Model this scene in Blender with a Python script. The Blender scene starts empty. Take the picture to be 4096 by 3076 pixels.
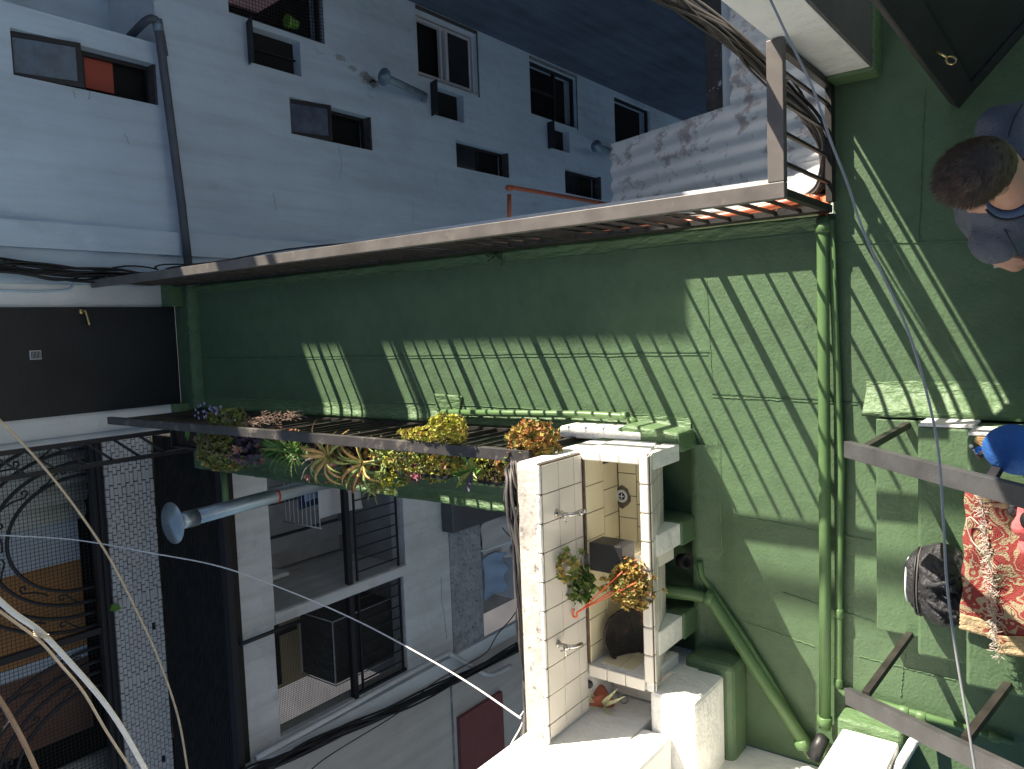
import bpy, math, random
from mathutils import Vector, Matrix
R_ = random.Random(7)
C = bpy.context.scene.collection
SC = bpy.context.scene
PI = math.pi

# ---------------------------------------------------------------- camera
cd = bpy.data.cameras.new('camera'); cam = bpy.data.objects.new('camera', cd); C.objects.link(cam)
cd.lens = 27.43; cd.sensor_width = 36.0; cd.clip_start = 0.05; cd.clip_end = 400
cam.matrix_world = Matrix(((-0.03767638, 0.99666887, 0.07233013, 0.0), (-0.79696774, 0.01369651, -0.60386656, 0.0),
                           (-0.60284567, -0.08039628, 0.79379691, 3.8), (0, 0, 0, 1)))
SC.camera = cam

# ---------------------------------------------------------------- sky and sun
SUN = Vector((2.04, 1.03, 1.0)).normalized()
w = bpy.data.worlds.new('World'); SC.world = w; w.use_nodes = True
nt = w.node_tree; bg = nt.nodes['Background']
sky = nt.nodes.new('ShaderNodeTexSky'); sky.sky_type = 'NISHITA'; sky.sun_disc = False
sky.sun_elevation = math.asin(SUN.z); sky.sun_rotation = math.atan2(SUN.x, SUN.y)
nt.links.new(sky.outputs[0], bg.inputs[0]); bg.inputs[1].default_value = 0.052
sl = bpy.data.lights.new('sun', 'SUN'); so = bpy.data.objects.new('sun', sl); C.objects.link(so)
sl.energy = 5.0; sl.angle = math.radians(0.53); sl.color = (1.0, 0.91, 0.76)
so.rotation_euler = SUN.to_track_quat('Z', 'Y').to_euler()
SC.view_settings.view_transform = 'Standard'; SC.view_settings.look = 'None'
SC.view_settings.gamma = 1.0; SC.view_settings.use_curve_mapping = False
SC.view_settings.exposure = 1.33

# ---------------------------------------------------------------- materials
def mat(name, col, rough=0.6, var=0.12, vs=3.0, bump=0.15, bs=60.0, metal=0.0, dirt=None, dirt_s=6.0, dirt_t=0.6, spec=0.4, trans=0.0, alpha=None, stretch=None, bump2=0.0, b2s=6.0, streak=0.0):
    m = bpy.data.materials.new(name); m.use_nodes = True; n = m.node_tree.nodes; l = m.node_tree.links
    b = n['Principled BSDF']; b.inputs['Roughness'].default_value = rough; b.inputs['Metallic'].default_value = metal
    b.inputs['Specular IOR Level'].default_value = spec
    if trans: b.inputs['Transmission Weight'].default_value = trans
    g = n.new('ShaderNodeNewGeometry'); src = g.outputs['Position']
    if stretch:
        mp = n.new('ShaderNodeMapping'); mp.inputs['Scale'].default_value = stretch; l.new(src, mp.inputs[0]); src = mp.outputs[0]
    t = n.new('ShaderNodeTexNoise'); t.inputs['Scale'].default_value = vs; t.inputs['Detail'].default_value = 6; l.new(src, t.inputs[0])
    r = n.new('ShaderNodeValToRGB'); l.new(t.outputs[0], r.inputs[0])
    r.color_ramp.elements[0].position = 0.3; r.color_ramp.elements[1].position = 0.7
    r.color_ramp.elements[0].color = (*[c * (1 - var) for c in col], 1); r.color_ramp.elements[1].color = (*[min(1, c * (1 + var)) for c in col], 1)
    out = r.outputs[0]
    if dirt:
        t2 = n.new('ShaderNodeTexNoise'); t2.inputs['Scale'].default_value = dirt_s; t2.inputs['Detail'].default_value = 9; t2.inputs['Roughness'].default_value = 0.7
        l.new(src, t2.inputs[0])
        r2 = n.new('ShaderNodeValToRGB'); r2.color_ramp.elements[0].position = dirt_t; r2.color_ramp.elements[1].position = min(1, dirt_t + 0.08); l.new(t2.outputs[0], r2.inputs[0])
        mx = n.new('ShaderNodeMix'); mx.data_type = 'RGBA'; l.new(r2.outputs[0], mx.inputs[0]); l.new(out, mx.inputs[6]); mx.inputs[7].default_value = (*dirt, 1); out = mx.outputs[2]
    if streak:      # rain streaks and large uneven patches in the paint itself
        for sc3, lo, st3 in (((5.0, 5.0, 0.35), 1 - streak, 1.6), ((1, 1, 1), 1 - streak * .8, 0.9)):
            m3 = n.new('ShaderNodeMapping'); m3.inputs['Scale'].default_value = sc3; l.new(g.outputs['Position'], m3.inputs[0])
            t3 = n.new('ShaderNodeTexNoise'); t3.inputs['Scale'].default_value = st3; t3.inputs['Detail'].default_value = 8; t3.inputs['Roughness'].default_value = 0.65; l.new(m3.outputs[0], t3.inputs[0])
            r3 = n.new('ShaderNodeValToRGB'); r3.color_ramp.elements[0].position = 0.36; r3.color_ramp.elements[1].position = 0.58; r3.color_ramp.elements[0].color = (lo, lo, lo, 1); r3.color_ramp.elements[1].color = (1, 1, 1, 1); l.new(t3.outputs[0], r3.inputs[0])
            x3 = n.new('ShaderNodeMix'); x3.data_type = 'RGBA'; x3.blend_type = 'MULTIPLY'; x3.inputs[0].default_value = 1; l.new(out, x3.inputs[6]); l.new(r3.outputs[0], x3.inputs[7]); out = x3.outputs[2]
    l.new(out, b.inputs['Base Color'])
    last = None
    for s, st, d in ((bs, bump, 0.002), (b2s, bump2, 0.02)):
        if st:
            tb = n.new('ShaderNodeTexNoise'); tb.inputs['Scale'].default_value = s; tb.inputs['Detail'].default_value = 5; l.new(src, tb.inputs[0])
            bp = n.new('ShaderNodeBump'); bp.inputs['Strength'].default_value = st; bp.inputs['Distance'].default_value = d * 3; l.new(tb.outputs[0], bp.inputs['Height'])
            if last: l.new(last.outputs[0], bp.inputs['Normal'])
            last = bp
    if last: l.new(last.outputs[0], b.inputs['Normal'])
    if alpha is not None: b.inputs['Alpha'].default_value = alpha
    return m
M = {}
M['green'] = mat('green_waterproof_paint', (0.1, 0.166, 0.086), 0.5, 0.1, 2.2, 0.5, 70, bump2=0.14, b2s=7, dirt=(0.118, 0.182, 0.098), dirt_s=3.5, dirt_t=0.6, streak=0.14)
M['green_rough'] = mat('green_paint_on_fabric', (0.11, 0.185, 0.085), 0.45, 0.15, 6, 0.8, 60, bump2=0.35, b2s=26, stretch=(1.5, 0.5, 1))
M['green_pipe'] = mat('green_painted_pipe', (0.1, 0.18, 0.07), 0.4, 0.1, 5, 0.1, 50)
M['seam'] = mat('green_membrane_edge', (0.13, 0.21, 0.11), 0.5, 0.2, 12, 0.5, 60)
M['crack'] = mat('dark_green_crack', (0.05, 0.095, 0.045), 0.7, 0.3, 20)
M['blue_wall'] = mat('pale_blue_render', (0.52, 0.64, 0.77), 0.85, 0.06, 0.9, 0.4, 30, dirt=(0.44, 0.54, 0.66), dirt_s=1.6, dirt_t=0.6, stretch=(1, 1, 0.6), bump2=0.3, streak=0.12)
M['shaft_shade_blue'] = mat('blue_render_with_shaft_shade', (0.11, 0.145, 0.21), 0.9, 0.1, 1.2, 0.4, 30, streak=0.3)  # darker albedo puts the deep shaft's shade into the wall colour
M['white_wall'] = mat('white_render', (0.66, 0.69, 0.71), 0.85, 0.07, 1.5, 0.5, 30, dirt=(0.52, 0.55, 0.56), dirt_s=2.0, dirt_t=0.62, bump2=0.4)
M['grey_stain'] = mat('grey_damp_stain', (0.2, 0.22, 0.23), 0.9, 0.4, 15, 0.6, 50)
M['left_wall'] = mat('cream_white_render', (0.64, 0.64, 0.64), 0.88, 0.1, 1.3, 0.6, 25, dirt=(0.54, 0.54, 0.54), dirt_s=1.7, dirt_t=0.58, bump2=0.5, streak=0.16)
M['beige_wall'] = mat('beige_render', (0.52, 0.48, 0.44), 0.88, 0.08, 1.3, 0.6, 25, dirt=(0.4, 0.37, 0.34), dirt_s=3, dirt_t=0.66, streak=0.14)
M['rough_stucco'] = mat('rough_grey_stucco', (0.36, 0.37, 0.39), 0.95, 0.2, 9, 1.0, 25, dirt=(0.12, 0.125, 0.13), dirt_s=16, dirt_t=0.58, bump2=1.0, b2s=20)
M['white_paint'] = mat('white_masonry_paint', (0.8, 0.79, 0.76), 0.7, 0.05, 3, 0.5, 30, dirt=(0.55, 0.52, 0.48), dirt_s=9, dirt_t=0.7, bump2=0.5, b2s=8)
M['grime'] = mat('grimy_whitewash', (0.55, 0.5, 0.45), 0.85, 0.25, 10, 0.8, 40, dirt=(0.22, 0.19, 0.17), dirt_s=18, dirt_t=0.56)
M['pier_shade'] = mat('pier_face_shade_grey', (0.12, 0.12, 0.125), 0.9, 0.15, 5, 0.8, 30)  # dark grey paints in the shade on the white pier's front face
M['tile'] = mat('cream_wall_tile', (0.76, 0.71, 0.63), 0.22, 0.03, 4, 0.05, 20, dirt=(0.62, 0.54, 0.42), dirt_s=14, dirt_t=0.72, spec=0.5)
M['tile_yellow'] = mat('yellowed_basin_tile', (0.8, 0.73, 0.5), 0.25, 0.06, 6, 0.05, 20, dirt=(0.5, 0.37, 0.2), dirt_s=26, dirt_t=0.7, spec=0.5)
M['grout'] = mat('brown_grout', (0.16, 0.11, 0.075), 0.9, 0.3, 30)
M['cement'] = mat('dark_cement_ring', (0.14, 0.115, 0.095), 0.95, 0.4, 40, 1.0, 60)
M['rail'] = mat('black_painted_steel', (0.055, 0.05, 0.048), 0.42, 0.3, 8, 0.2, 60, spec=0.6, dirt=(0.16, 0.14, 0.125), dirt_s=7, dirt_t=0.56)
M['rail_dust'] = mat('dusty_weathered_steel', (0.14, 0.125, 0.115), 0.42, 0.25, 7, 0.08, 60, dirt=(0.2, 0.175, 0.155), dirt_s=10, dirt_t=0.6)
M['stair_rail'] = mat('grey_black_scuffed_steel', (0.06, 0.06, 0.063), 0.45, 0.25, 9, 0.3, 60, spec=0.6, dirt=(0.2, 0.2, 0.2), dirt_s=26, dirt_t=0.68)
M['bar'] = mat('black_iron_bar', (0.03, 0.026, 0.024), 0.5, 0.4, 12)
M['black'] = mat('matt_black', (0.006, 0.006, 0.007), 0.7, 0.3, 8)
M['black_door'] = mat('black_door_paint', (0.017, 0.018, 0.022), 0.5, 0.25, 3, 0.3, 30, spec=0.4)
M['black_ribbed'] = mat('black_ribbed_sheet', (0.015, 0.013, 0.012), 0.6, 0.4, 10, 0.4, 30)
M['dark_room'] = mat('dark_interior', (0.006, 0.006, 0.007), 0.9, 0.3, 2)  # near black colour stands in for unlit rooms
M['pipe_grey'] = mat('dark_grey_pipe', (0.085, 0.095, 0.115), 0.6, 0.15, 6, dirt=(0.3, 0.33, 0.36), dirt_s=22, dirt_t=0.72)
M['galv'] = mat('galvanised_steel', (0.35, 0.42, 0.46), 0.38, 0.12, 6, metal=0.75)
M['galv_dark'] = mat('dull_galvanised_steel', (0.2, 0.27, 0.33), 0.5, 0.2, 6, metal=0.5)
M['orange'] = mat('terracotta_pvc', (0.6, 0.17, 0.09), 0.35, 0.08, 5, 0.05)
M['red_tape'] = mat('red_tape', (0.5, 0.08, 0.05), 0.5)
M['cable'] = mat('black_cable', (0.02, 0.02, 0.022), 0.5, 0.2, 20)
M['cable_grey'] = mat('weathered_grey_cable', (0.11, 0.1, 0.095), 0.5, 0.4, 14)
M['cable_white'] = mat('white_cable', (0.78, 0.77, 0.76), 0.4, 0.05)
M['cable_tan'] = mat('tan_cable', (0.5, 0.41, 0.3), 0.6, 0.15, 20)
M['cable_brown'] = mat('brown_cable', (0.25, 0.17, 0.12), 0.6, 0.2, 20)
M['cable_steel'] = mat('silver_grey_cable', (0.33, 0.33, 0.33), 0.5, 0.1, 20)
M['roof_tile'] = mat('whitewashed_roof_tile', (0.84, 0.84, 0.84), 0.85, 0.05, 5, 0.6, 60, dirt=(0.5, 0.44, 0.43), dirt_s=6, dirt_t=0.535)
M['peeling'] = mat('peeling_black_white_paint', (0.05, 0.05, 0.055), 0.8, 0.3, 10, 0.8, 40, dirt=(0.42, 0.45, 0.5), dirt_s=9, dirt_t=0.6)
M['brick'] = mat('white_painted_brick', (0.52, 0.505, 0.51), 0.8, 0.06, 9, 0.4, 60)
M['mortar'] = mat('black_mortar', (0.02, 0.02, 0.028), 0.9)
M['wood_orange'] = mat('orange_wood_board', (0.5, 0.24, 0.09), 0.5, 0.2, 3, stretch=(1, 1, 0.2))
M['wood_brown'] = mat('brown_wood_board', (0.2, 0.1, 0.07), 0.5, 0.2, 3, stretch=(1, 1, 0.2))
M['sheet_white'] = mat('off_white_sheet', (0.82, 0.82, 0.78), 0.6, 0.08, 4, dirt=(0.42, 0.38, 0.3), dirt_s=5, dirt_t=0.66)
M['sheet_blue'] = mat('pale_grey_blue_panel', (0.62, 0.67, 0.74), 0.7, 0.05, 4)
M['glass'] = mat('frosted_glass', (0.05, 0.075, 0.13), 0.2, 0.4, 9, 0.35, 40, spec=0.9)
M['glass_clear'] = mat('dark_window_glass', (0.02, 0.022, 0.025), 0.08, 0.4, 5, 0, spec=0.8)
M['alu'] = mat('white_aluminium', (0.5, 0.52, 0.56), 0.4, 0.05)
M['win_frame'] = mat('black_window_frame', (0.018, 0.018, 0.022), 0.5)
M['rust_frame'] = mat('flaking_dark_frame', (0.07, 0.068, 0.066), 0.8, 0.3, 20, dirt=(0.4, 0.31, 0.13), dirt_s=14, dirt_t=0.62)
M['red'] = mat('dull_red_cloth', (0.32, 0.07, 0.05), 0.8)
M['pink'] = mat('pale_pink_cloth', (0.5, 0.33, 0.38), 0.8, 0.1, 4)
M['lime'] = mat('lime_plastic', (0.25, 0.55, 0.1), 0.4)
M['burgundy'] = mat('burgundy_shutter', (0.2, 0.07, 0.07), 0.6, 0.1, 6)
M['net'] = mat('dark_net', (0.035, 0.033, 0.03), 0.8)
M['ochre'] = mat('ochre_plaster', (0.6, 0.52, 0.36), 0.85, 0.1, 3)
M['concrete'] = mat('grey_concrete', (0.33, 0.34, 0.36), 0.9, 0.15, 4, 0.8, 30)
M['floor_tile'] = mat('dull_floor', (0.12, 0.115, 0.09), 0.5, 0.15, 3)
M['metal_box'] = mat('dark_grey_metal_box', (0.085, 0.085, 0.09), 0.4, 0.1, 5, spec=0.6, dirt=(0.5, 0.5, 0.5), dirt_s=30, dirt_t=0.8)
M['white_cloth'] = mat('white_cloth', (0.6, 0.58, 0.57), 0.8, 0.05)
M['cloth_blue'] = mat('light_blue_cloth', (0.32, 0.42, 0.58), 0.8, 0.1)
M['cloth_navy'] = mat('navy_cloth', (0.03, 0.05, 0.12), 0.8)
M['cloth_brown'] = mat('brown_cloth', (0.16, 0.13, 0.12), 0.9, 0.2, 10)
M['brass'] = mat('brass', (0.7, 0.5, 0.22), 0.3, 0.1, metal=0.9)
M['chrome'] = mat('worn_chrome', (0.5, 0.48, 0.45), 0.25, 0.3, 30, metal=0.9)
M['plastic_white'] = mat('white_plastic', (0.75, 0.77, 0.8), 0.35, 0.03)
M['terracotta'] = mat('terracotta_clay', (0.5, 0.14, 0.08), 0.65, 0.12, 10, 0.4, 60)
M['red_plastic'] = mat('orange_red_plastic', (0.75, 0.13, 0.05), 0.4)
M['planter'] = mat('black_plastic_planter', (0.018, 0.018, 0.02), 0.45, 0.2, 8, spec=0.5)
M['soil'] = mat('dark_soil', (0.045, 0.032, 0.022), 0.95, 0.5, 40, 1.0, 80)
M['iron'] = mat('old_cast_iron', (0.035, 0.032, 0.03), 0.55, 0.4, 12, 0.8, 40, dirt=(0.26, 0.1, 0.05), dirt_s=9, dirt_t=0.56)
M['skin'] = mat('skin', (0.46, 0.25, 0.17), 0.5, 0.08, 12, 0.15, 90)
M['hair'] = mat('dark_brown_hair', (0.05, 0.032, 0.022), 0.42, 0.4, 60, 0.6, 160)
M['hair_light'] = mat('brown_hair', (0.11, 0.065, 0.04), 0.4, 0.4, 60)
M['hoodie'] = mat('grey_blue_fleece', (0.12, 0.13, 0.16), 0.95, 0.12, 5, 1.0, 180, bump2=0.6, b2s=9)
M['collar'] = mat('dark_blue_collar', (0.05, 0.085, 0.16), 0.9, 0.1, 10, 0.6, 120)
M['stitch'] = mat('dark_stitching', (0.035, 0.04, 0.055), 0.9)
M['jeans'] = mat('bright_blue_trousers', (0.02, 0.1, 0.34), 0.85, 0.15, 20, 0.6, 150, bump2=0.4, b2s=10)
M['grey_trouser'] = mat('dark_grey_trousers', (0.05, 0.055, 0.07), 0.9, 0.2, 20, 0.6, 150)
M['pink_coral'] = mat('coral_cloth', (0.8, 0.15, 0.16), 0.8, 0.08, 10, 0.3, 90)
M['bag'] = mat('black_nylon', (0.026, 0.026, 0.031), 0.55, 0.25, 6, 0.8, 100, spec=0.5, bump2=1.0, b2s=12)
M['fringe'] = mat('off_white_wool_fringe', (0.55, 0.48, 0.42), 0.9, 0.2, 30)
M['peg'] = mat('pale_brown_wood_peg', (0.5, 0.3, 0.14), 0.6, 0.15, 40)
M['blue_cap'] = mat('bright_blue_plastic', (0.02, 0.2, 0.75), 0.3)
M['clear'] = mat('clear_plastic', (0.75, 0.78, 0.78), 0.15, 0.02, trans=0.6)
M['ground'] = mat('dark_courtyard_ground', (0.1, 0.1, 0.11), 0.9, 0.2, 1)
def leafm(n, c, v=0.25): return mat(n, c, 0.5, v, 25, 0.2, 60)
M['sedum_gold'] = leafm('golden_succulent_leaf', (0.42, 0.31, 0.08)); M['sedum_orange'] = leafm('orange_succulent_leaf', (0.4, 0.2, 0.07))
M['sedum_yellow'] = leafm('bright_yellow_green_leaf', (0.45, 0.45, 0.07)); M['olive'] = leafm('olive_leaf', (0.16, 0.17, 0.05))
M['leaf_green'] = leafm('fresh_green_leaf', (0.09, 0.2, 0.035)); M['leaf_mid'] = leafm('mid_green_leaf', (0.2, 0.26, 0.07))
M['aloe'] = leafm('pale_green_aloe', (0.36, 0.4, 0.12)); M['aloe_orange'] = leafm('orange_tinged_aloe', (0.62, 0.4, 0.14))
M['pinkish'] = leafm('pinkish_rosette', (0.5, 0.25, 0.2)); M['stem'] = mat('grey_dry_stem', (0.35, 0.3, 0.26), 0.8); M['purple'] = leafm('purple_red_leaf', (0.2, 0.04, 0.07))
M['dry'] = leafm('dry_brown_twig', (0.25, 0.17, 0.13)); M['lilac'] = leafm('lilac_flower', (0.3, 0.29, 0.48)); M['varie'] = leafm('cream_striped_leaf', (0.62, 0.62, 0.36)); M['darkleaf'] = leafm('dark_grey_violet_leaf', (0.1, 0.08, 0.13))

# rug pattern: red ground with beige scrolls
def rugmat():
    m = bpy.data.materials.new('red_and_beige_scroll_carpet'); m.use_nodes = True; n = m.node_tree.nodes; l = m.node_tree.links; b = n['Principled BSDF']; b.inputs['Roughness'].default_value = 0.95
    b.inputs['Specular IOR Level'].default_value = 0.1
    g = n.new('ShaderNodeNewGeometry'); t0 = n.new('ShaderNodeTexNoise'); t0.inputs['Scale'].default_value = 16; l.new(g.outputs[0], t0.inputs[0])
    t = n.new('ShaderNodeTexNoise'); t.inputs['Scale'].default_value = 13; t.inputs['Detail'].default_value = 1.2; t.inputs['Distortion'].default_value = 1.3; l.new(g.outputs[0], t.inputs[0])
    r = n.new('ShaderNodeValToRGB'); l.new(t.outputs[0], r.inputs[0]); e = r.color_ramp; e.interpolation = 'CONSTANT'
    e.elements[0].position = 0; e.elements[0].color = (0.27, 0.055, 0.05, 1); e.elements[1].position = 0.56; e.elements[1].color = (0.36, 0.29, 0.19, 1)
    x = e.elements.new(0.42); x.color = (0.36, 0.29, 0.19, 1); x = e.elements.new(0.47); x.color = (0.27, 0.055, 0.05, 1); x = e.elements.new(0.62); x.color = (0.15, 0.08, 0.05, 1); x = e.elements.new(0.64); x.color = (0.36, 0.29, 0.19, 1)
    t3 = n.new('ShaderNodeTexNoise'); t3.inputs['Scale'].default_value = 220; l.new(g.outputs[0], t3.inputs[0])
    mx = n.new('ShaderNodeMix'); mx.data_type = 'RGBA'; mx.blend_type = 'MULTIPLY'; mx.inputs[0].default_value = 0.55; l.new(r.outputs[0], mx.inputs[6]); l.new(t3.outputs[0], mx.inputs[7])
    sc_ = n.new('ShaderNodeMix'); sc_.data_type = 'RGBA'; sc_.blend_type = 'ADD'; sc_.inputs[0].default_value = 0.3; l.new(mx.outputs[2], sc_.inputs[6]); l.new(r.outputs[0], sc_.inputs[7])
    l.new(sc_.outputs[2], b.inputs['Base Color']); bp = n.new('ShaderNodeBump'); bp.inputs['Strength'].default_value = 0.8; bp.inputs['Distance'].default_value = 0.006; l.new(t3.outputs[0], bp.inputs['Height']); l.new(bp.outputs[0], b.inputs['Normal'])
    return m
M['rug'] = rugmat(); M['rug_edge'] = mat('beige_carpet_border', (0.45, 0.34, 0.2), 0.95, 0.2, 40, 1.0, 120, dirt=(0.3, 0.05, 0.04), dirt_s=18, dirt_t=0.58)

# ---------------------------------------------------------------- mesh helpers
def frame(d):
    d = Vector(d).normalized(); a = Vector((0, 0, 1)) if abs(d.z) < 0.9 else Vector((1, 0, 0)); u = d.cross(a).normalized(); return u, d.cross(u).normalized()
class MB:
    def __init__(s): s.v = []; s.f = []; s.sm = []
    def add(s, vs, fs, sm=False):
        o = len(s.v); s.v += [tuple(v) for v in vs]; s.f += [tuple(i + o for i in f) for f in fs]; s.sm += [sm] * len(fs); return s
    def box(s, x0, x1, y0, y1, z0, z1):
        if x0 > x1: x0, x1 = x1, x0
        if y0 > y1: y0, y1 = y1, y0
        if z0 > z1: z0, z1 = z1, z0
        return s.add([(x0, y0, z0), (x1, y0, z0), (x1, y1, z0), (x0, y1, z0), (x0, y0, z1), (x1, y0, z1), (x1, y1, z1), (x0, y1, z1)],
                     [(0, 3, 2, 1), (4, 5, 6, 7), (0, 1, 5, 4), (1, 2, 6, 5), (2, 3, 7, 6), (3, 0, 4, 7)])
    def bar(s, a, b, w, h, up=(0, 0, 1)):      # rectangular bar from a to b, w across, h along up
        a = Vector(a); b = Vector(b); d = (b - a).normalized(); up = Vector(up); sd = d.cross(up)
        if sd.length < 1e-3: sd = Vector((1, 0, 0))
        sd.normalize(); u = sd.cross(d).normalized(); vs = []
        for p in (a, b):
            for i, j in ((-1, -1), (1, -1), (1, 1), (-1, 1)): vs.append(p + sd * (w / 2 * i) + u * (h / 2 * j))
        return s.add(vs, [(0, 1, 2, 3), (7, 6, 5, 4), (0, 4, 5, 1), (1, 5, 6, 2), (2, 6, 7, 3), (3, 7, 4, 0)])
    def tube(s, pts, r, n=8, cap=True):
        pts = [Vector(p) for p in pts]; rr = r if isinstance(r, (list, tuple)) else [r] * len(pts); vs = []; fs = []; u = None
        for i, p in enumerate(pts):
            d = (pts[min(i + 1, len(pts) - 1)] - pts[max(i - 1, 0)]); d = d.normalized() if d.length > 1e-9 else Vector((0, 0, 1))
            if u is None: u, v = frame(d)
            else:
                u = (u - d * u.dot(d)); u = u.normalized() if u.length > 1e-6 else frame(d)[0]; v = d.cross(u)
            for k in range(n): a = 2 * PI * k / n; vs.append(p + (u * math.cos(a) + v * math.sin(a)) * rr[i])
        for i in range(len(pts) - 1):
            for k in range(n): fs.append((i * n + k, i * n + (k + 1) % n, (i + 1) * n + (k + 1) % n, (i + 1) * n + k))
        if cap: fs += [tuple(range(n - 1, -1, -1)), tuple(range((len(pts) - 1) * n, len(pts) * n))]
        return s.add(vs, fs, True)
    def lathe(s, c, prof, n=20, axis=(0, 0, 1)):
        c = Vector(c); ax = Vector(axis).normalized(); u, v = frame(ax); vs = []; fs = []
        for r, z in prof:
            for k in range(n): a = 2 * PI * k / n; vs.append(c + ax * z + (u * math.cos(a) + v * math.sin(a)) * r)
        for i in range(len(prof) - 1):
            for k in range(n): fs.append((i * n + k, i * n + (k + 1) % n, (i + 1) * n + (k + 1) % n, (i + 1) * n + k))
        fs += [tuple(range(n - 1, -1, -1)), tuple(range((len(prof) - 1) * n, len(prof) * n))]
        return s.add(vs, fs, True)
    def prism(s, poly, d):                      # planar polygon extruded by vector d
        n = len(poly); P = [Vector(p) for p in poly]; Q = [p + Vector(d) for p in P]
        return s.add(P + Q, [tuple(range(n)), tuple(range(2 * n - 1, n - 1, -1))] + [(i, i + n, (i + 1) % n + n, (i + 1) % n) for i in range(n)])
    def build(s, name, m, parent=None, bevel=0, label=None):
        me = bpy.data.meshes.new(name); me.from_pydata(s.v, [], s.f); me.polygons.foreach_set('use_smooth', s.sm); me.materials.append(M[m] if isinstance(m, str) else m); me.update()
        return link(name, me, parent, bevel, label)
WL = {}
def link(name, me, parent=None, bevel=0, label=None, loc=(0, 0, 0)):
    o = bpy.data.objects.new(name, me); C.objects.link(o); loc = Vector(loc)
    if parent: o.parent = parent; o.location = loc - WL[parent.name]
    else: o.location = loc
    WL[o.name] = loc
    if bevel:
        b = o.modifiers.new('bevel', 'BEVEL'); b.width = bevel; b.segments = 2; b.limit_method = 'ANGLE'
    if label: o['label'] = label
    return o
def tag(o, label=None, cat=None, group=None, kind=None):
    if label: o['label'] = label
    if cat: o['category'] = cat
    if group: o['group'] = group
    if kind: o['kind'] = kind
    return o
def thing(name, label, cat, loc=(0, 0, 0), group=None):
    o = bpy.data.objects.new(name, None); C.objects.link(o); o.location = loc; o.empty_display_size = 0.1; WL[o.name] = Vector(loc); return tag(o, label, cat, group)
def inst(name, me, parent, loc, rot=(0, 0, 0), sc=(1, 1, 1)):
    o = link(name, me, parent, 0, None, loc); o.rotation_euler = rot; o.scale = sc; return o
def smooth(pts, n=6):                           # Catmull-Rom through the points
    P = [Vector(p) for p in pts]; P = [P[0] * 2 - P[1]] + P + [P[-1] * 2 - P[-2]]; out = []
    for i in range(1, len(P) - 2):
        for k in range(n):
            t = k / n; a, b, c, d = P[i - 1], P[i], P[i + 1], P[i + 2]
            out.append(0.5 * ((2 * b) + (c - a) * t + (2 * a - 5 * b + 4 * c - d) * t * t + (3 * b - a - 3 * c + d) * t ** 3))
    out.append(P[-2]); return out
def wall_mb(x0, x1, z0, z1, y, depth, holes):   # wall facing -Y with openings and their reveals
    mb = MB(); xs = sorted({x0, x1, *[v for h in holes for v in h[:2]]}); zs = sorted({z0, z1, *[v for h in holes for v in h[2:4]]})
    for i in range(len(xs) - 1):
        for j in range(len(zs) - 1):
            cx = (xs[i] + xs[i + 1]) / 2; cz = (zs[j] + zs[j + 1]) / 2
            if any(h[0] < cx < h[1] and h[2] < cz < h[3] for h in holes): continue
            a, b, c, d = xs[i], xs[i + 1], zs[j], zs[j + 1]
            mb.add([(a, y, c), (b, y, c), (b, y, d), (a, y, d)], [(0, 1, 2, 3)]); mb.add([(a, y + depth, c), (b, y + depth, c), (b, y + depth, d), (a, y + depth, d)], [(3, 2, 1, 0)])
    for h in list(holes) + [(x0, x1, z0, z1)]:
        a, b, c, d = h[:4]; mb.add([(a, y, c), (b, y, c), (b, y, d), (a, y, d), (a, y + depth, c), (b, y + depth, c), (b, y + depth, d), (a, y + depth, d)], [(0, 4, 5, 1), (1, 5, 6, 2), (2, 6, 7, 3), (3, 7, 4, 0)])
    return mb

# ================================================================ SETTING
g = MB().box(-60, 60, -60, 60, -12.0, -11.7).build('ground', 'ground'); tag(g, kind='structure')
fl = MB()
fl.box(-1.15, 0.47, 2.06, 6.52, -0.32, 0.0); fl.box(-2.2, 0.47, 1.0, 2.06, -0.32, 0.0); fl.box(-2.2, 2.6, -4.0, 1.0, -0.32, 0.0)
terrace = fl.build('terrace_floor', 'green'); tag(terrace, kind='structure')
def jitter_line(a, b, w, h, seg=40, amp=0.0025, z=0.0):
    a = Vector(a); b = Vector(b); d = (b - a).normalized(); s = Vector((-d.y, d.x, 0)); L = []; Rr = []
    for i in range(seg + 1):
        p = a.lerp(b, i / seg) + s * R_.uniform(-amp, amp); ww = w * R_.uniform(0.3, 1.1) * .6; L.append(p + s * ww / 2); Rr.append(p - s * ww / 2)
    mb = MB(); vs = [(p.x, p.y, z + h) for p in L] + [(p.x, p.y, z + h) for p in Rr] + [(p.x, p.y, z - 0.002) for p in L] + [(p.x, p.y, z - 0.002) for p in Rr]; n = seg + 1; fs = []
    for i in range(seg): fs += [(i, n + i, n + i + 1, i + 1), (i, i + 1, 2 * n + i + 1, 2 * n + i), (n + i + 1, n + i, 3 * n + i, 3 * n + i + 1)]
    return mb.add(vs, fs)
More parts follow.
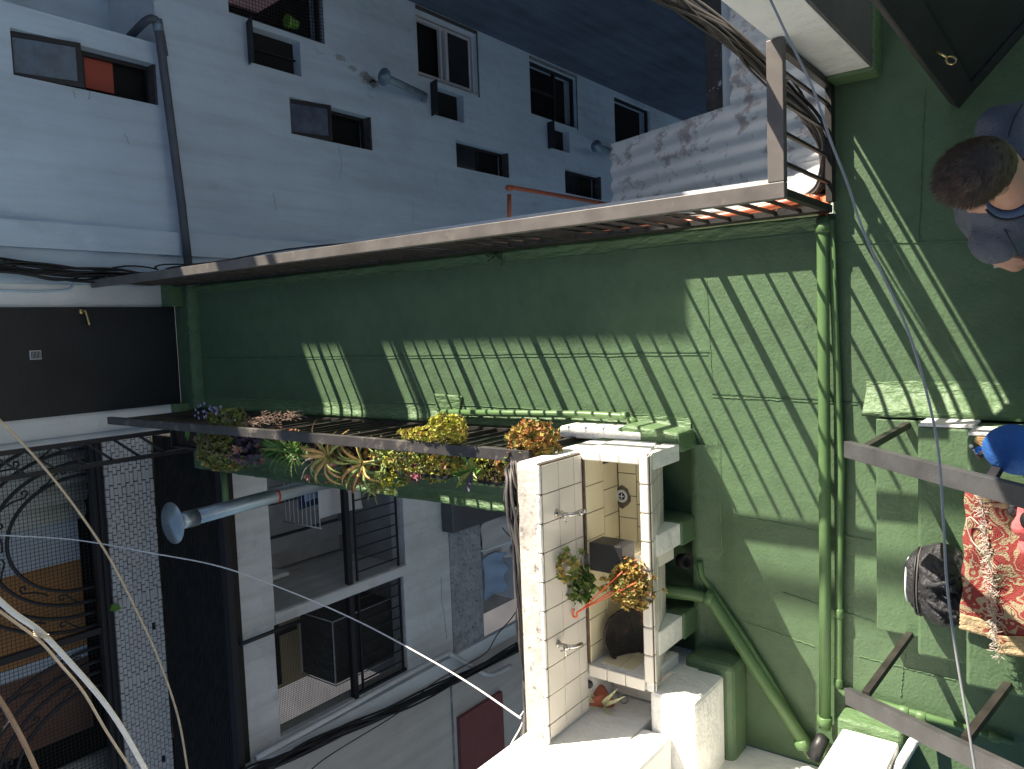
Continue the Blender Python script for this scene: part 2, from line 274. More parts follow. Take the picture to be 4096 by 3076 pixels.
for a, b, w_, h_, mm in (((-0.16, 6.3, 0), (-0.16, 1.60, 0), 0.007, 0.003, 'crack'), ((-0.175, 6.3, 0), (-0.175, 1.62, 0), 0.01, 0.004, 'seam'), ((0.40, 6.3, 0), (0.39, 1.06, 0), 0.006, 0.003, 'seam'),
                         ((0.2, 1.62, 0), (-0.3, 1.60, 0), 0.005, 0.003, 'seam'), ((-0.375, 1.6, 0), (-0.40, 0.86, 0), 0.008, 0.003, 'crack'), ((-0.39, 1.6, 0), (-0.41, 0.9, 0), 0.007, 0.004, 'seam'),
                         ((-1.0, 1.5, 0), (-1.04, 0.84, 0), 0.009, 0.004, 'seam'), ((-1.36, 1.25, 0), (-1.42, 0.83, 0), 0.007, 0.003, 'crack'), ((0.33, 0.98, 0), (0.28, 0.35, 0), 0.006, 0.004, 'seam'),
                         ((0.95, 0.62, 0), (0.30, 0.645, 0), 0.006, 0.003, 'crack'), ((-0.48, 3.9, 0), (-0.5, 1.9, 0), 0.01, 0.004, 'seam'), ((-0.62, 1.58, 0), (-1.2, 1.56, 0), 0.008, 0.004, 'seam'),
                         ((-1.55, 1.45, 0), (-1.6, 1.1, 0), 0.01, 0.004, 'seam'), ((-1.6, 0.9, 0), (-1.62, 0.5, 0), 0.008, 0.004, 'seam'), ((-1.5, 0.7, 0), (-1.75, 0.72, 0), 0.008, 0.004, 'seam')):
    jitter_line(a, b, w_, h_).build('membrane_seam' if mm == 'seam' else 'floor_crack', mm, terrace)
# raised green fillets along the slab edges and at the foot of the far wall
def fillet(pts0, pts1, z0, z1, name, seg=40, amp=0.006, m='green_rough'):
    a0, a1 = Vector(pts0[0]), Vector(pts0[1]); b0, b1 = Vector(pts1[0]), Vector(pts1[1]); vs = []; fs = []; n = seg + 1
    for i in range(n):
        t = i / seg; p = a0.lerp(a1, t); q = b0.lerp(b1, t)
        for k in range(5):
            u = k / 4; r = p.lerp(q, u); z = z0 + (z1 - z0) * (u ** 1.7) + R_.uniform(-1, 1) * amp * (0 if k == 0 else 1); vs.append((r.x + R_.uniform(-1, 1) * amp, r.y + R_.uniform(-1, 1) * amp, max(z, 0.002)))
        vs.append((q.x, q.y, 0.0))
    for i in range(seg):
        for k in range(5): fs.append((i * 6 + k, i * 6 + k + 1, (i + 1) * 6 + k + 1, (i + 1) * 6 + k))
    mb = MB().add(vs, fs, True); return mb.build(name, m, terrace)
fillet([(0.40, 1.0), (0.40, 6.5)], [(0.465, 1.0), (0.465, 6.5)], 0.0, 0.018, 'edge_fillet', 90, 0.0012)
fillet([(-0.50, 1.72), (-0.50, 6.5)], [(-0.60, 1.72), (-0.60, 6.5)], 0.0, 0.035, 'edge_fillet', 90, 0.002)
fillet([(-1.05, 1.9), (-1.05, 6.4)], [(-1.145, 1.9), (-1.145, 6.4)], 0.0, 0.03, 'edge_fillet', 90, 0.003)
fillet([(-0.60, 6.28), (0.47, 6.28)], [(-0.60, 6.40), (0.47, 6.40)], 0.0, 0.06, 'edge_fillet', 20, 0.003)
MB().box(-0.62, 0.47, 6.40, 6.565, 0.0, 0.06).build('threshold_curb', 'green', terrace)
MB().box(0.30, 0.52, 6.44, 6.597, 0.0, 0.16).build('painted_corner_block', 'green_rough', terrace)
MB().box(-0.70, -0.56, 6.44, 6.597, 0.0, 0.14).build('painted_corner_block', 'green_rough', terrace)
# low foot fillets by the near corner and below the sink
fillet([(-0.30, 0.86), (-0.30, -1.2)], [(-0.452, 0.86), (-0.452, -1.2)], 0.0, 0.10, 'stair_foot_fillet', 60, 0.002)
fillet([(-0.64, 1.56), (-1.75, 1.56)], [(-0.64, 1.70), (-1.75, 1.70)], 0.0, 0.06, 'wall_foot_fillet', 50, 0.002, 'green')
# scupper hole beside the left railing with its bumpy surround
sc_ = MB(); cx, cy = -0.545, 3.42
sc_.prism([(cx + 0.13, cy + 0.12, 0.001), (cx + 0.12, cy - 0.13, 0.001), (cx - 0.02, cy - 0.09, 0.001), (cx - 0.02, cy + 0.09, 0.001)], (0, 0, 0.012)); sc_.prism([(cx - 0.02, cy + 0.09, 0.0), (cx - 0.02, cy + 0.05, 0.0), (cx - 0.06, cy + 0.05, 0.0), (cx - 0.06, cy + 0.09, 0.0)], (0, 0, 0.05)); sc_.prism([(cx - 0.02, cy - 0.05, 0.0), (cx - 0.02, cy - 0.09, 0.0), (cx - 0.06, cy - 0.09, 0.0), (cx - 0.06, cy - 0.05, 0.0)], (0, 0, 0.05))
o = sc_.build('scupper_surround', 'green_rough', terrace, 0.006); MB().box(cx - 0.065, cx - 0.015, cy - 0.05, cy + 0.05, 0.002, 0.042).build('scupper_hole', 'black', terrace)

# ================================================================ RIGHT-HAND APARTMENT BUILDING (end wall)
B1 = thing('apartment_building', 'pale blue rendered apartment wall with a column of narrow dark windows, behind the right railing', 'building', (2.2, 6.6, -11.7))
FY = 6.6
wins = [(2.05, 2.40, 0.06, 1.20), (2.05, 2.42, -2.45, -1.34), (2.07, 2.41, -5.0, -3.89), (2.03, 2.41, -7.5, -6.41)]
big = [(3.06, 3.82, -1.83, -0.7), (3.06, 3.84, -4.38, -3.25), (3.06, 3.82, -6.80, -5.57), (3.06, 3.82, -9.3, -8.0)]
vents = [(2.65, 3.0, -1.51, -0.89), (2.65, 3.0, -4.08, -3.46), (2.65, 2.98, -6.57, -5.98)]
wall_mb(0.48, 3.9, -11.7, 0.03, FY, 0.3, wins[1:] + big + vents).build('wall', 'blue_wall', B1)
wall_mb(0.48, 2.58, 0.032, 4.2, FY, 0.3, wins[:1]).build('wall', 'blue_wall', B1)
MB().box(2.585, 3.898, 6.604, 7.4, -0.2, 0.036).build('ledge', 'white_wall', B1)
MB().box(2.585, 3.898, 7.4, 7.7, 0.03, 1.9).build('wall', 'blue_wall', B1)
MB().box(2.3, 2.58, 6.905, 9.0, 0.0, 4.2).build('wall', 'blue_wall', B1)
MB().box(0.75, 0.95, 6.53, 6.598, -11.7, 4.2).build('pilaster', 'blue_wall', B1)
MB().box(-0.60, 0.479, 6.9, 7.1, 0, 4.2).build('wall', 'white_wall', B1)
MB().box(0.30, 0.478, 6.6, 6.9, 0.0, 4.2).build('door_surround', 'white_wall', B1)
MB().box(-0.73, -0.56, 6.6, 6.9, 0.0, 4.2).build('door_surround', 'white_wall', B1)
MB().box(-0.73, 0.9, 6.6, 7.6, 2.2, 2.4).build('lintel', 'white_wall', B1)
MB().box(-1.16, 0.478, 6.6, 6.9, -11.7, -0.33).build('wall', 'white_wall', B1)
# side wing of the same building along the right of the courtyard, tall chimney on it
MB().box(3.902, 4.5, 3.74, 7.9, -11.7, 1.96).build('side_wall', 'shaft_shade_blue', B1)
MB().box(3.902, 4.5, 1.03, 3.73, -11.7, -0.5).build('side_wall', 'shaft_shade_blue', B1)
MB().box(2.59, 3.3, 6.6, 8.0, 1.45, 4.2).build('added_shadow_block', 'blue_wall', B1)  # unseen block, added to shift the shadow edge on the walkway
MB().tube([(4.2, 2.3, 2.72), (4.2, 6.2, 2.72)], 0.038, 10).build('added_shadow_pipe', 'galv_dark', B1); MB().box(4.17, 4.23, 6.0, 6.06, 1.96, 2.7).build('added_pipe_stand', 'galv_dark', B1)  # unseen pipe on a stand, added to cast the soft floor band
MB().box(3.95, 4.35, 6.26, 6.50, 1.96, 3.1).build('chimney', 'white_wall', B1)
for i, (a, b, c, d) in enumerate(wins):
    f = MB(); t = 0.035; y0, y1 = FY + 0.11, FY + 0.15
    f.box(a, b, y0, y1, d - t, d); f.box(a, b, y0, y1, c, c + t); f.box(a, a + t, y0, y1, c + t, d - t); f.box(b - t, b, y0, y1, c + t, d - t); f.box(a + t, b - t, y0, y1, (c + d) / 2 - 0.012, (c + d) / 2 + 0.012)
    W = f.build('window', 'win_frame', B1)
    MB().box(a + 0.001, b - 0.001, FY + 0.2, FY + 0.28, c, d).build('pane', 'dark_room', W)  # black sheet behind the frame, painted as the unlit room
    MB().box(a + 0.001, b - 0.001, FY + 0.005, FY + 0.109, c + 0.001, c + 0.02).build('sill', 'rust_frame', W)
    if i < 2:   # top-hung sash tilted out
        zt = d - 0.01; L = 0.5; ang = 0.27; yb = FY + 0.10; P0 = lambda u, v, w: (a + u, yb - math.sin(ang) * v - w * math.cos(ang), zt - math.cos(ang) * v + w * math.sin(ang))
        s = MB(); wd = b - a
        for (u0, u1, v0, v1) in ((0.005, wd - 0.005, 0, 0.035), (0.005, wd - 0.005, L - 0.035, L), (0.005, 0.04, 0.035, L - 0.035), (wd - 0.04, wd - 0.005, 0.035, L - 0.035)):
            vs = [P0(u, v, w_) for w_ in (0, 0.03) for u, v in ((u0, v0), (u1, v0), (u1, v1), (u0, v1))]; s.add(vs, [(0, 1, 2, 3), (7, 6, 5, 4), (0, 4, 5, 1), (1, 5, 6, 2), (2, 6, 7, 3), (3, 7, 4, 0)])
        s.build('sash', 'win_frame', W)
        vs = [P0(u, v, w_) for w_ in (0.01, 0.016) for u, v in ((0.04, 0.035), (wd - 0.04, 0.035), (wd - 0.04, L - 0.035), (0.04, L - 0.035))]
        MB().add(vs, [(0, 1, 2, 3), (7, 6, 5, 4), (0, 4, 5, 1), (1, 5, 6, 2), (2, 6, 7, 3), (3, 7, 4, 0)]).build('pane', 'glass', W)
    else: MB().box(a + t, b - t, FY + 0.125, FY + 0.131, (c + d) / 2 + 0.012, d - t).build('pane', 'glass_clear', W)
MB().box(2.12, 2.38, FY + 0.16, FY + 0.18, 0.36, 0.74).build('curtain', 'red', B1)
for i, (a, b, c, d) in enumerate(big):
    fr = 'alu' if i == 1 else 'win_frame'; f = MB(); y0, y1 = FY + 0.05, FY + 0.1; t = 0.035
    for k in range(2 if i == 1 else 1): 
        q = k * 0.05; f.box(a + q, b - q, y0 + q * .4, y1 + q * .4, d - t - q, d - q); f.box(a + q, b - q, y0 + q * .4, y1 + q * .4, c + q, c + t + q); f.box(a + q, a + t + q, y0 + q * .4, y1 + q * .4, c + t + q, d - t - q); f.box(b - t - q, b - q, y0 + q * .4, y1 + q * .4, c + t + q, d - t - q)
    if i == 1: f.box(a + .085, b - .085, y0, y1, -3.87, -3.82); f.box(a + .085, b - .085, y0 + .03, y1 + .02, -3.79, -3.75)
    if i == 2: f.box(a + t, b - t, y0, y1, -6.3, -6.25); f.box(3.42, 3.46, y0, y1, -6.25, d - t)
    W = f.build('window', fr, B1)
    MB().box(a + .001, b - .001, FY + 0.22, FY + 0.28, c, d).build('pane', 'dark_room', W)  # no glass: black backing painted as the room's darkness
    if i == 1: MB().box(a + .09, b - .09, y0 + .02, y0 + .026, c + .09, -3.88).build('pane', 'glass_clear', W)
    if i in (1, 2): MB().box(a - 0.02, b + 0.05, FY - 0.004, FY + 0.04, c - 0.03, c - 0.002).build('sill', 'rust_frame', W); MB().box(b + 0.002, b + 0.05, FY - 0.004, FY + 0.02, c, d).build('frame_trim', 'rust_frame' if i == 1 else 'grey_stain', W)
for i, (a, b, c, d) in enumerate(vents):
    f = MB().box(a, b, FY + 0.12, FY + 0.2, c, d); V_ = f.build('vent_opening', 'black', B1)  # black fill paints the shade inside the vent recess
    MB().prism([(a - 0.03, FY - 0.005, d + 0.0), (b + 0.02, FY - 0.005, d + 0.0), (b + 0.02, FY - 0.16, d + 0.05), (a - 0.03, FY - 0.16, d + 0.05)], (0, 0, 0.012)).build('hood', 'win_frame', V_)
    if i == 0: MB().box(a + .17, a + .185, FY + .08, FY + .12, c, d).build('bar', 'win_frame', V_)
# things on the sill of the top caged window: mesh, pink cloth, pot
cg = MB()
for k in range(22): x = 3.06 + k * 0.036; cg.box(x, x + 0.004, FY - 0.012, FY - 0.008, -1.83, -0.70)
for k in range(31): z = -1.83 + k * 0.036; cg.box(3.06, 3.83, FY - 0.007, FY - 0.003, z, z + 0.004)
tag(cg.build('window_grid', 'win_frame', B1), kind='stuff')
tag(MB().prism([(3.2, 6.7, -0.7), (3.82, 6.7, -0.7), (3.82, 6.68, -1.35), (3.5, 6.68, -1.5), (3.2, 6.69, -1.1)], (0, 0.06, 0)).build('hanging_cloth', 'pink'), 'pink cloth hanging behind the grid of the topmost right window', 'cloth')
po = thing('plant_pot', 'lime green flower pot with a small plant behind the window grid', 'pot', (3.22, 6.7, -1.78))
MB().lathe((3.2, 6.68, -1.55), [(0.045, 0), (0.065, 0.11), (0.07, 0.13), (0.06, 0.13)], 14).build('pot', 'lime', po)

# damp stains are paint on the wall: thin irregular flakes
def blotch(cx, cz, rx, rz, y, name='damp_stain', m='grey_stain', par=B1, n=22):
    P = [(cx + rx * math.cos(2 * PI * i / n) * R_.uniform(0.55, 1.1), y, cz + rz * math.sin(2 * PI * i / n) * R_.uniform(0.55, 1.1)) for i in range(n)]
    return MB().prism(P, (0, 0.004, 0)).build(name, m, par)
bx = [(2.971,6.600,-2.044), (2.898,6.600,-2.202), (2.835,6.600,-2.417), (2.808,6.600,-2.520)]
M['stain_soft'] = mat('faint_grey_stain', (0.3, 0.34, 0.38), 0.9, 0.35, 8, 0.6, 50)
for (x, _, z), s in zip(bx, (0.06, 0.05, 0.11, 0.08)): blotch(x, z, s * .7, s * 1.3, FY - 0.005, m='stain_soft'); 
blotch(bx[2][0], bx[2][2], 0.035, 0.08, FY - 0.008); blotch(bx[3][0] - 0.02, bx[3][2] + 0.02, 0.04, 0.05, FY - 0.008)
# hairline cracks in the render
def crack(pts, r=0.0022, par=B1, m='grey_stain'):
    P = [Vector(p) for p in pts]; Q = []
    for a, b in zip(P, P[1:]):
        for i in range(7): Q.append(a.lerp(b, i / 7) + Vector((R_.uniform(-.008, .008), 0, R_.uniform(-.008, .008))))
    MB().tube(Q, r, 4, False).build('wall_crack', m, par)
for c_ in ([(2.037,6.598,-1.954), (1.858,6.598,-1.982), (1.643,6.598,-1.943)], [(1.960,6.598,-3.478), (1.732,6.598,-3.516)], [(2.653,6.598,-2.395), (2.636,6.598,-2.524)], [(2.019,6.598,0.767), (1.965,6.598,0.762)], [(2.044,6.598,0.648), (1.959,6.598,0.659)], [(1.758,6.598,0.382), (1.659,6.598,0.345)], [(1.536,6.598,-3.064), (1.260,6.598,-3.036)], [(1.433,6.598,-1.078), (1.219,6.598,-1.104)], [(3.016,6.598,-1.704), (2.944,6.598,-1.744), (2.953,6.598,-1.829)]): crack(c_)
crack([(-3.084,6.597,-3.252), (-3.379,6.597,-3.243), (-3.755,6.597,-3.295), (-3.939,6.597,-3.305)], 0.003, None if False else B1)
# black door
D1 = thing('door', 'tall black metal door with a brass handle at the far end of the green walkway', 'door', (-0.13, 6.5, 0.0))
MB().box(-0.558, 0.298, 6.56, 6.62, 0.065, 2.19).build('door_leaf', 'black_door', D1)
h_ = MB(); h_.tube(smooth([(0.262, 6.555, 0.86), (0.262, 6.50, 0.86), (0.25, 6.49, 0.856), (0.15, 6.49, 0.835)]), 0.009, 8); h_.lathe((0.262, 6.556, 0.86), [(0.022, 0), (0.022, 0.012)], 14, (0, -1, 0)); h_.build('handle', 'brass', D1)
v_ = MB().box(-0.105, -0.035, 6.552, 6.558, 1.185, 1.265)
G_ = v_.build('vent_grille', 'alu', D1); s_ = MB()
for k in range(7): s_.box(-0.098, -0.042, 6.547, 6.5515, 1.192 + k * 0.01, 1.197 + k * 0.01)
s_.build('slat', 'black', G_)

# downpipe across the wall
dp = thing('downpipe', 'dark grey drain pipe crossing the blue wall diagonally down to the walkway', 'pipe', (0.66, 6.5, -0.06))
MB().tube([(2.709,6.480,0.084), (2.596,6.480,0.076), (2.215,6.480,0.050), (1.672,6.480,0.013), (1.198,6.480,-0.021), (0.592,6.480,-0.051)], 0.036, 12).build('pipe_run', 'pipe_grey', dp)
MB().tube(smooth([(2.449,6.480,0.045), (2.702,6.480,0.085), (2.72, 6.5, 0.16), (2.690,6.900,0.117)], 5), 0.034, 12).build('elbow_run', 'pipe_grey', dp)
MB().lathe((2.690,6.480,0.085), [(0.043, -0.05), (0.043, 0.05)], 14, (1, 0, 0.1)).build('coupling', 'galv_dark', dp)
# flues on the blue wall
for i, (p, q, lab) in enumerate((((2.761,6.250,-2.340), (2.798,6.500,-3.260), 'grey steel flue with a round cap on the stained part of the blue wall'), ((2.751,6.300,-6.863), (2.832,6.500,-7.825), 'small dark flue with round cap low on the blue wall beside the tiled roof'))):
    F = thing('flue_pipe', lab, 'flue', q); d = (Vector(q) - Vector(p)); 
    MB().tube([p, Vector(p) + d * .97, (q[0], 6.66, q[2] - 0.12)], 0.042, 14).build('pipe', 'galv_dark', F)
    MB().lathe(p, [(0.0, 0.05), (0.09, 0.012), (0.095, 0.0), (0.09, -0.012), (0.04, -0.02)], 20, (0, 0, 1)).build('cap', 'galv_dark', F)

# ================================================================ LEFT-HAND BALCONY BUILDING
B2 = thing('balcony_building', 'cream white building with two barred balcony openings below the plants', 'building', (-3.0, 6.6, -11.7))
h2 = [(-2.76, -1.22, -2.65, -0.80), (-4.05, -2.89, -2.60, -0.78), (-4.4, -2.2, -6.4, -4.05)]
wall_mb(-4.28, -1.2, -11.7, -0.27, FY, 0.22, h2).build('wall', 'left_wall', B2)
wall_mb(-9.0, -4.3, -11.7, -0.27, FY - 0.02, 0.22, []).build('wall', 'beige_wall', B2)
MB().box(-2.884, -2.766, 6.58, 7.99, -2.655, -0.795).build('partition', 'left_wall', B2, 0.01)
MB().box(-4.30, -4.13, 6.53, 6.597, -5.2, -0.27).build('corner_pilaster', 'white_wall', B2)
MB().box(-4.3, -0.9, 8.0, 8.2, -11.7, -0.3).build('back_wall', 'ochre', B2)
MB().box(-4.25, -1.0, 6.82, 8.0, -2.85, -2.66).build('balcony_floor', 'concrete', B2)
MB().box(-4.25, -1.0, 6.82, 8.0, -0.6, -0.45).build('balcony_ceiling', 'concrete', B2)
MB().box(-4.4, -2.0, 7.6, 7.8, -6.6, -3.9).build('back_wall', 'concrete', B2); MB().box(-4.4, -2.0, 6.82, 7.6, -6.6, -6.41).build('yard_floor', 'floor_tile', B2)
for k in range(7): MB().box(-2.74 + k * 0.2, -2.56 + k * 0.2, 7.78 - (k % 2) * 0.07, 7.99, -2.65, -0.81).build('textured_panel', 'concrete', B2)
MB().box(-4.2, -3.05, 7.9, 7.99, -1.75, -0.8).build('dark_window', 'dark_room', B2); MB().box(-3.6, -3.55, 7.88, 7.895, -2.0, -1.0).build('mullion', 'black', B2)
MB().box(-2.55, -4.28, 6.585, 6.597, -4.03, -3.42).build('rough_stucco_band', 'rough_stucco', B2)
MB().prism([(-4.285, 6.575, -3.30), (-4.285, 6.575, -3.34), (-9, 6.575, -3.34), (-9, 6.575, -3.30)], (0, 0.003, 0)).build('wall_joint', 'grey_stain', B2)
bs = [(-4.973,6.560,-3.396), (-4.967,6.560,-4.292)]
MB().box(bs[0][0] - 1.6, bs[0][0], 6.52, 6.575, bs[1][2], bs[0][2]).build('shutter', 'burgundy', B2)
mbx = MB().box(-2.52, -1.3, 6.40, 6.597, -4.47, -3.30); mx_ = mbx.build('metal_cabinet', 'metal_box'); tag(mx_, 'dark grey metal cabinet fixed under the green ledge, above cluttered yard', 'cabinet'); mx_.modifiers.new('bevel', 'BEVEL').width = 0.012
# black ribbed roof deck and its gutter
ro = MB().box(-6.5, -0.95, 6.595, 7.72, -0.42, -0.26); rf = ro.build('black_roof', 'black_ribbed', B2); MB().box(-1.15, -1.0, 6.83, 8.2, -11.7, -0.43).build('end_wall', 'left_wall', B2); rb = MB()
for k in range(26): rb.box(-6.5, -0.95, 6.63 + k * 0.042, 6.638 + k * 0.042, -0.26, -0.252)
tag(rb.build('roof_rib', 'black_ribbed', rf), kind='stuff')
MB().box(-6.5, -1.0, 6.50, 6.592, -0.30, -0.235).build('gutter', 'win_frame', B2)
MB().tube([(-1.19, 6.46, -0.24), (-1.35, 6.46, -0.25), (-1.5, 6.46, -0.25)], 0.03, 10).build('gutter_pipe', 'green_pipe', B2)
MB().tube([(-2.9, 6.5, -0.33), (-2.9, 6.5, -0.8), (-2.9, 6.5, -1.05)], 0.022, 8).build('rail_strut', 'win_frame', B2)
# balcony railings
for i, (x0, x1, lab) in enumerate(((-2.80, -1.25, 'black balcony railing in front of the drying rack, upper opening nearest the plants'), (-4.05, -2.88, 'black balcony railing with net in front of the dark covered box'))):
    Q = thing('balcony_railing', lab, 'railing', ((x0 + x1) / 2, 6.62, -2.6)); zt = -1.80
    MB().box(x0 - 0.02, x1, 6.60, 6.66, zt - 0.03, zt + 0.035).build('handrail', 'win_frame', Q)
    MB().box(x0, x1, 6.62, 6.64, zt - 0.13, zt - 0.11).build('rail', 'win_frame', Q); MB().box(x0, x1, 6.62, 6.64, -2.57, -2.55).build('rail', 'win_frame', Q)
    MB().box(x0, x0 + 0.03, 6.615, 6.645, -2.6, zt - 0.03).build('post', 'win_frame', Q)
    k = 0; x = x0 + 0.13
    while x < x1 - 0.02: MB().box(x, x + 0.014, 6.625, 6.637, -2.55, zt - 0.11).build('baluster', 'win_frame', Q); x += 0.135
n_ = MB()
for k in range(58): x = -4.05 + k * 0.02; n_.box(x, x + 0.0028, 6.671, 6.673, -2.6, -0.78)
for k in range(91): z = -2.6 + k * 0.02; n_.box(-4.05, -2.89, 6.674, 6.676, z, z + 0.0028)
tag(n_.build('balcony_net', 'net'), 'dark mesh net stretched over the balcony opening with the covered box', 'net', kind='stuff')
# drying rack with clothes
dr = thing('drying_rack', 'white wire drying rack on the balcony behind the railing', 'drying rack', (-1.9, 7.2, -1.75)); 
fr_ = MB()
for k in range(9): y = 6.85 + k * 0.075; fr_.tube([(-1.15, y, -1.62), (-2.12, y, -1.62)], 0.004, 6)
fr_.tube([(-2.12, 6.83, -1.62), (-2.12, 7.5, -1.62)], 0.008, 6); fr_.build('wire_shelf', 'plastic_white', dr); fr_ = MB()
fr_.tube([(-1.3, 6.86, -1.62), (-1.85, 7.4, -2.62)], 0.01, 6); fr_.tube([(-1.3, 7.4, -1.62), (-1.85, 6.9, -2.62)], 0.01, 6); fr_.build('leg', 'plastic_white', dr)
def cloth(name, x0, x1, y, z0, z1, m, lab, amp=0.02, cat='cloth', yb=None):
    vs = []; fs = []; nx, nz = 14, 12
    for i in range(nx + 1):
        for j in range(nz + 1):
            u = i / nx; v = j / nz; yy = (y if yb is None else y + (yb - y) * v) + math.sin(u * 15 + v * 2) * amp * (0.3 + v); vs.append((x0 + (x1 - x0) * u + math.sin(v * 4) * amp, yy, z0 + (z1 - z0) * v + math.sin(u * 9) * amp * .5))
    for i in range(nx):
        for j in range(nz): a = i * (nz + 1) + j; fs.append((a, a + nz + 1, a + nz + 2, a + 1))
    o = MB().add(vs, fs, True).build(name, m); s = o.modifiers.new('s', 'SOLIDIFY'); s.thickness = 0.006; return tag(o, lab, cat)
cloth('hung_shirt', -1.2, -1.95, 7.15, -1.6, -2.1, 'cloth_navy', 'black shirt hung over the drying rack wires'); cloth('hung_towel', -1.2, -1.85, 7.05, -1.6, -2.0, 'cloth_blue', 'blue and white towel on the drying rack')
cloth('white_sheet', -1.15, -2.02, 6.86, -1.63, -2.25, 'white_cloth', 'large white sheet hanging from the front of the drying rack', 0.008)
lf = MB().box(-2.752, -2.70, 7.45, 7.75, -1.62, -0.98); tag(lf.build('wall_light', 'white_wall', None, 0.01), 'long white light fitting on the side of the balcony partition', 'light')
# dark covered box
cb = thing('covered_box', 'black fabric-covered box with white piping on the far balcony floor', 'box', (-3.55, 7.2, -2.65))
MB().box(-3.95, -3.22, 6.86, 7.45, -2.65, -1.72).build('cover', 'bag', cb, 0.03)
pp = MB(); c8 = [(-3.955, 6.855), (-3.215, 6.855), (-3.215, 7.455), (-3.955, 7.455)]
for a, b in zip(c8, c8[1:] + c8[:1]): pp.tube([(*a, -1.72), (*b, -1.72)], 0.008, 6); pp.tube([(*a, -1.72), (*a, -2.6)], 0.008, 6)
pp.build('piping', 'plastic_white', cb)
# white pipe down the corner with black cable bundle
wp = MB(); P_ = [(-4.044,6.460,-0.393), (-4.024,6.460,-1.395), (-4.002,6.460,-2.419), (-4.009,6.460,-3.126), (-4.055,6.460,-3.231), (-4.391,6.460,-3.662), (-4.602,6.460,-3.986), (-4.645,6.460,-4.418)]
tag(wp.tube(smooth(P_, 4), 0.03, 8).build('white_wall_pipe', 'left_wall'), 'thin white pipe running down the wall beside the black cables', 'pipe')
# clutter in the lower yard
cloth('towel', (-3.821,6.900,-4.634)[0], (-3.214,6.900,-5.166)[0], 6.9, -4.45, -4.95, 'cloth_blue', 'light blue towel hanging in the lower yard', 0.03)
cloth('grey_sheet', -2.75, -3.35, 6.95, -4.5, -5.2, 'white_cloth', 'grey white sheet hanging beside the blue towel in the lower yard', 0.03); cloth('brown_garment', -2.6, -3.1, 7.1, -4.2, -4.75, 'cloth_brown', 'crumpled brown garment in the lower yard', 0.05)
tag(MB().box(-2.95, -2.5, 7.0, 7.5, -4.35, -4.05).build('rusty_box', 'grime', None, 0.01), 'rust speckled white meter box in the lower yard', 'box')
wm = thing('washing_machine', 'white washing machine with a round door in the lower yard', 'washing machine', (-3.75, 7.2, -6.4)); MB().box(-4.1, -3.45, 6.95, 7.5, -6.4, -5.35).build('body', 'plastic_white', wm, 0.02); MB().lathe((-3.75, 6.949, -5.75), [(0.2, 0), (0.2, 0.02), (0.12, 0.03)], 20, (0, -1, 0)).build('door', 'glass_clear', wm)
tag(MB().lathe((-3.1, 7.0, -6.2), [(0.15, 0), (0.2, 0.25), (0.1, 0.4)], 16).build('red_basin', 'red'), 'red bundle on the floor of the lower yard', 'bundle')
for (x, y, m_, lab) in ((-2.5, 6.95, 'wood_brown', 'low brown wooden box on the dim floor of the lower yard'), (-2.8, 7.2, 'white_cloth', 'white carton on the dim floor of the lower yard'), (-3.2, 6.9, 'cloth_brown', 'dark crumpled sack on the dim floor of the lower yard'), (-2.65, 6.9, 'concrete', 'grey block on the dim floor of the lower yard')):
    tag(MB().box(x - .13, x + .13, y - .1, y + .12, -6.4, -6.18).build('yard_box', m_, None, 0.02), lab, 'box')
tag(MB().tube([(-3.0, 6.7, -4.05), (-3.05, 6.7, -5.2), (-3.6, 6.7, -5.25)], 0.012, 6).build('white_pole', 'plastic_white'), 'thin white pole frame standing in the lower yard', 'pole')
FL = thing('flue_pipe', 'long galvanised flue with a flat conical cap and red tape, left of the plants', 'flue', (-1.378,5.800,-0.809))
MB().tube([(-1.425,5.800,0.589), (-1.378,5.800,-0.809), (-1.4, 5.8, -1.3)], 0.063, 18).build('pipe', 'galv', FL); MB().tube([(-1.425,5.800,0.589), (-1.422,5.800,0.431)], 0.068, 18).build('collar', 'galv', FL)
MB().lathe((-1.425,5.800,0.639), [(0.0, 0.022), (0.165, 0.0), (0.165, -0.006), (0.05, -0.03)], 26).build('cap', 'galv', FL); MB().lathe((-1.397,5.800,-0.327), [(0.064, -0.01), (0.0655, -0.01), (0.0655, 0.012), (0.064, 0.012)], 18).build('tape', 'red_tape', FL)

# ---------------------------------------------------------------- brick parapet, grille and things behind
BW = thing('brick_parapet', 'low parapet of white painted bricks with black joints above the black roof', 'wall', (-3, 7.75, -0.2)); BY = 7.74
MB().box(-6.5, -0.86, BY + 0.012, BY + 0.16, -0.26, 0.27).build('backing', 'mortar', BW)
br = MB().box(-0.031, 0.031, -0.012, 0.03, -0.0175, 0.0175); bme = bpy.data.meshes.new('brick'); bme.from_pydata(br.v, [], br.f); bme.materials.append(M['brick'])
cells = []
for r in range(12):
    z = -0.225 + r * 0.0405; x = -0.90 - (r % 2) * 0.035
    while x > -5.2: 
        L = 1.0 if not (abs(x + 1.32) < .08 or abs(x + 2.55) < .07 or abs(x + 3.35) < .07) else 1.95
        cells.append((x - 0.0355 * L, z, L)); x -= 0.071 * L
cells.sort(key=lambda c: -c[0]); rest = MB()
for i, (x, z, L) in enumerate(cells):
    if R_.random() < 0.008: continue
    dy, dz = R_.uniform(-.003, .003), R_.uniform(-.003, .003)
    if i < 290: inst('brick', bme, BW, (x, BY + dy, z + dz), (0, R_.uniform(-.03, .03), 0), (L * 1.03 if L > 1 else 1, 1, 1))
    else: rest.box(x - .031 * L, x + .031 * L, BY - .012 + dy, BY + .02, z - .0175, z + .0175)
tag(rest.build('brick_mass', 'brick', BW), kind='stuff')
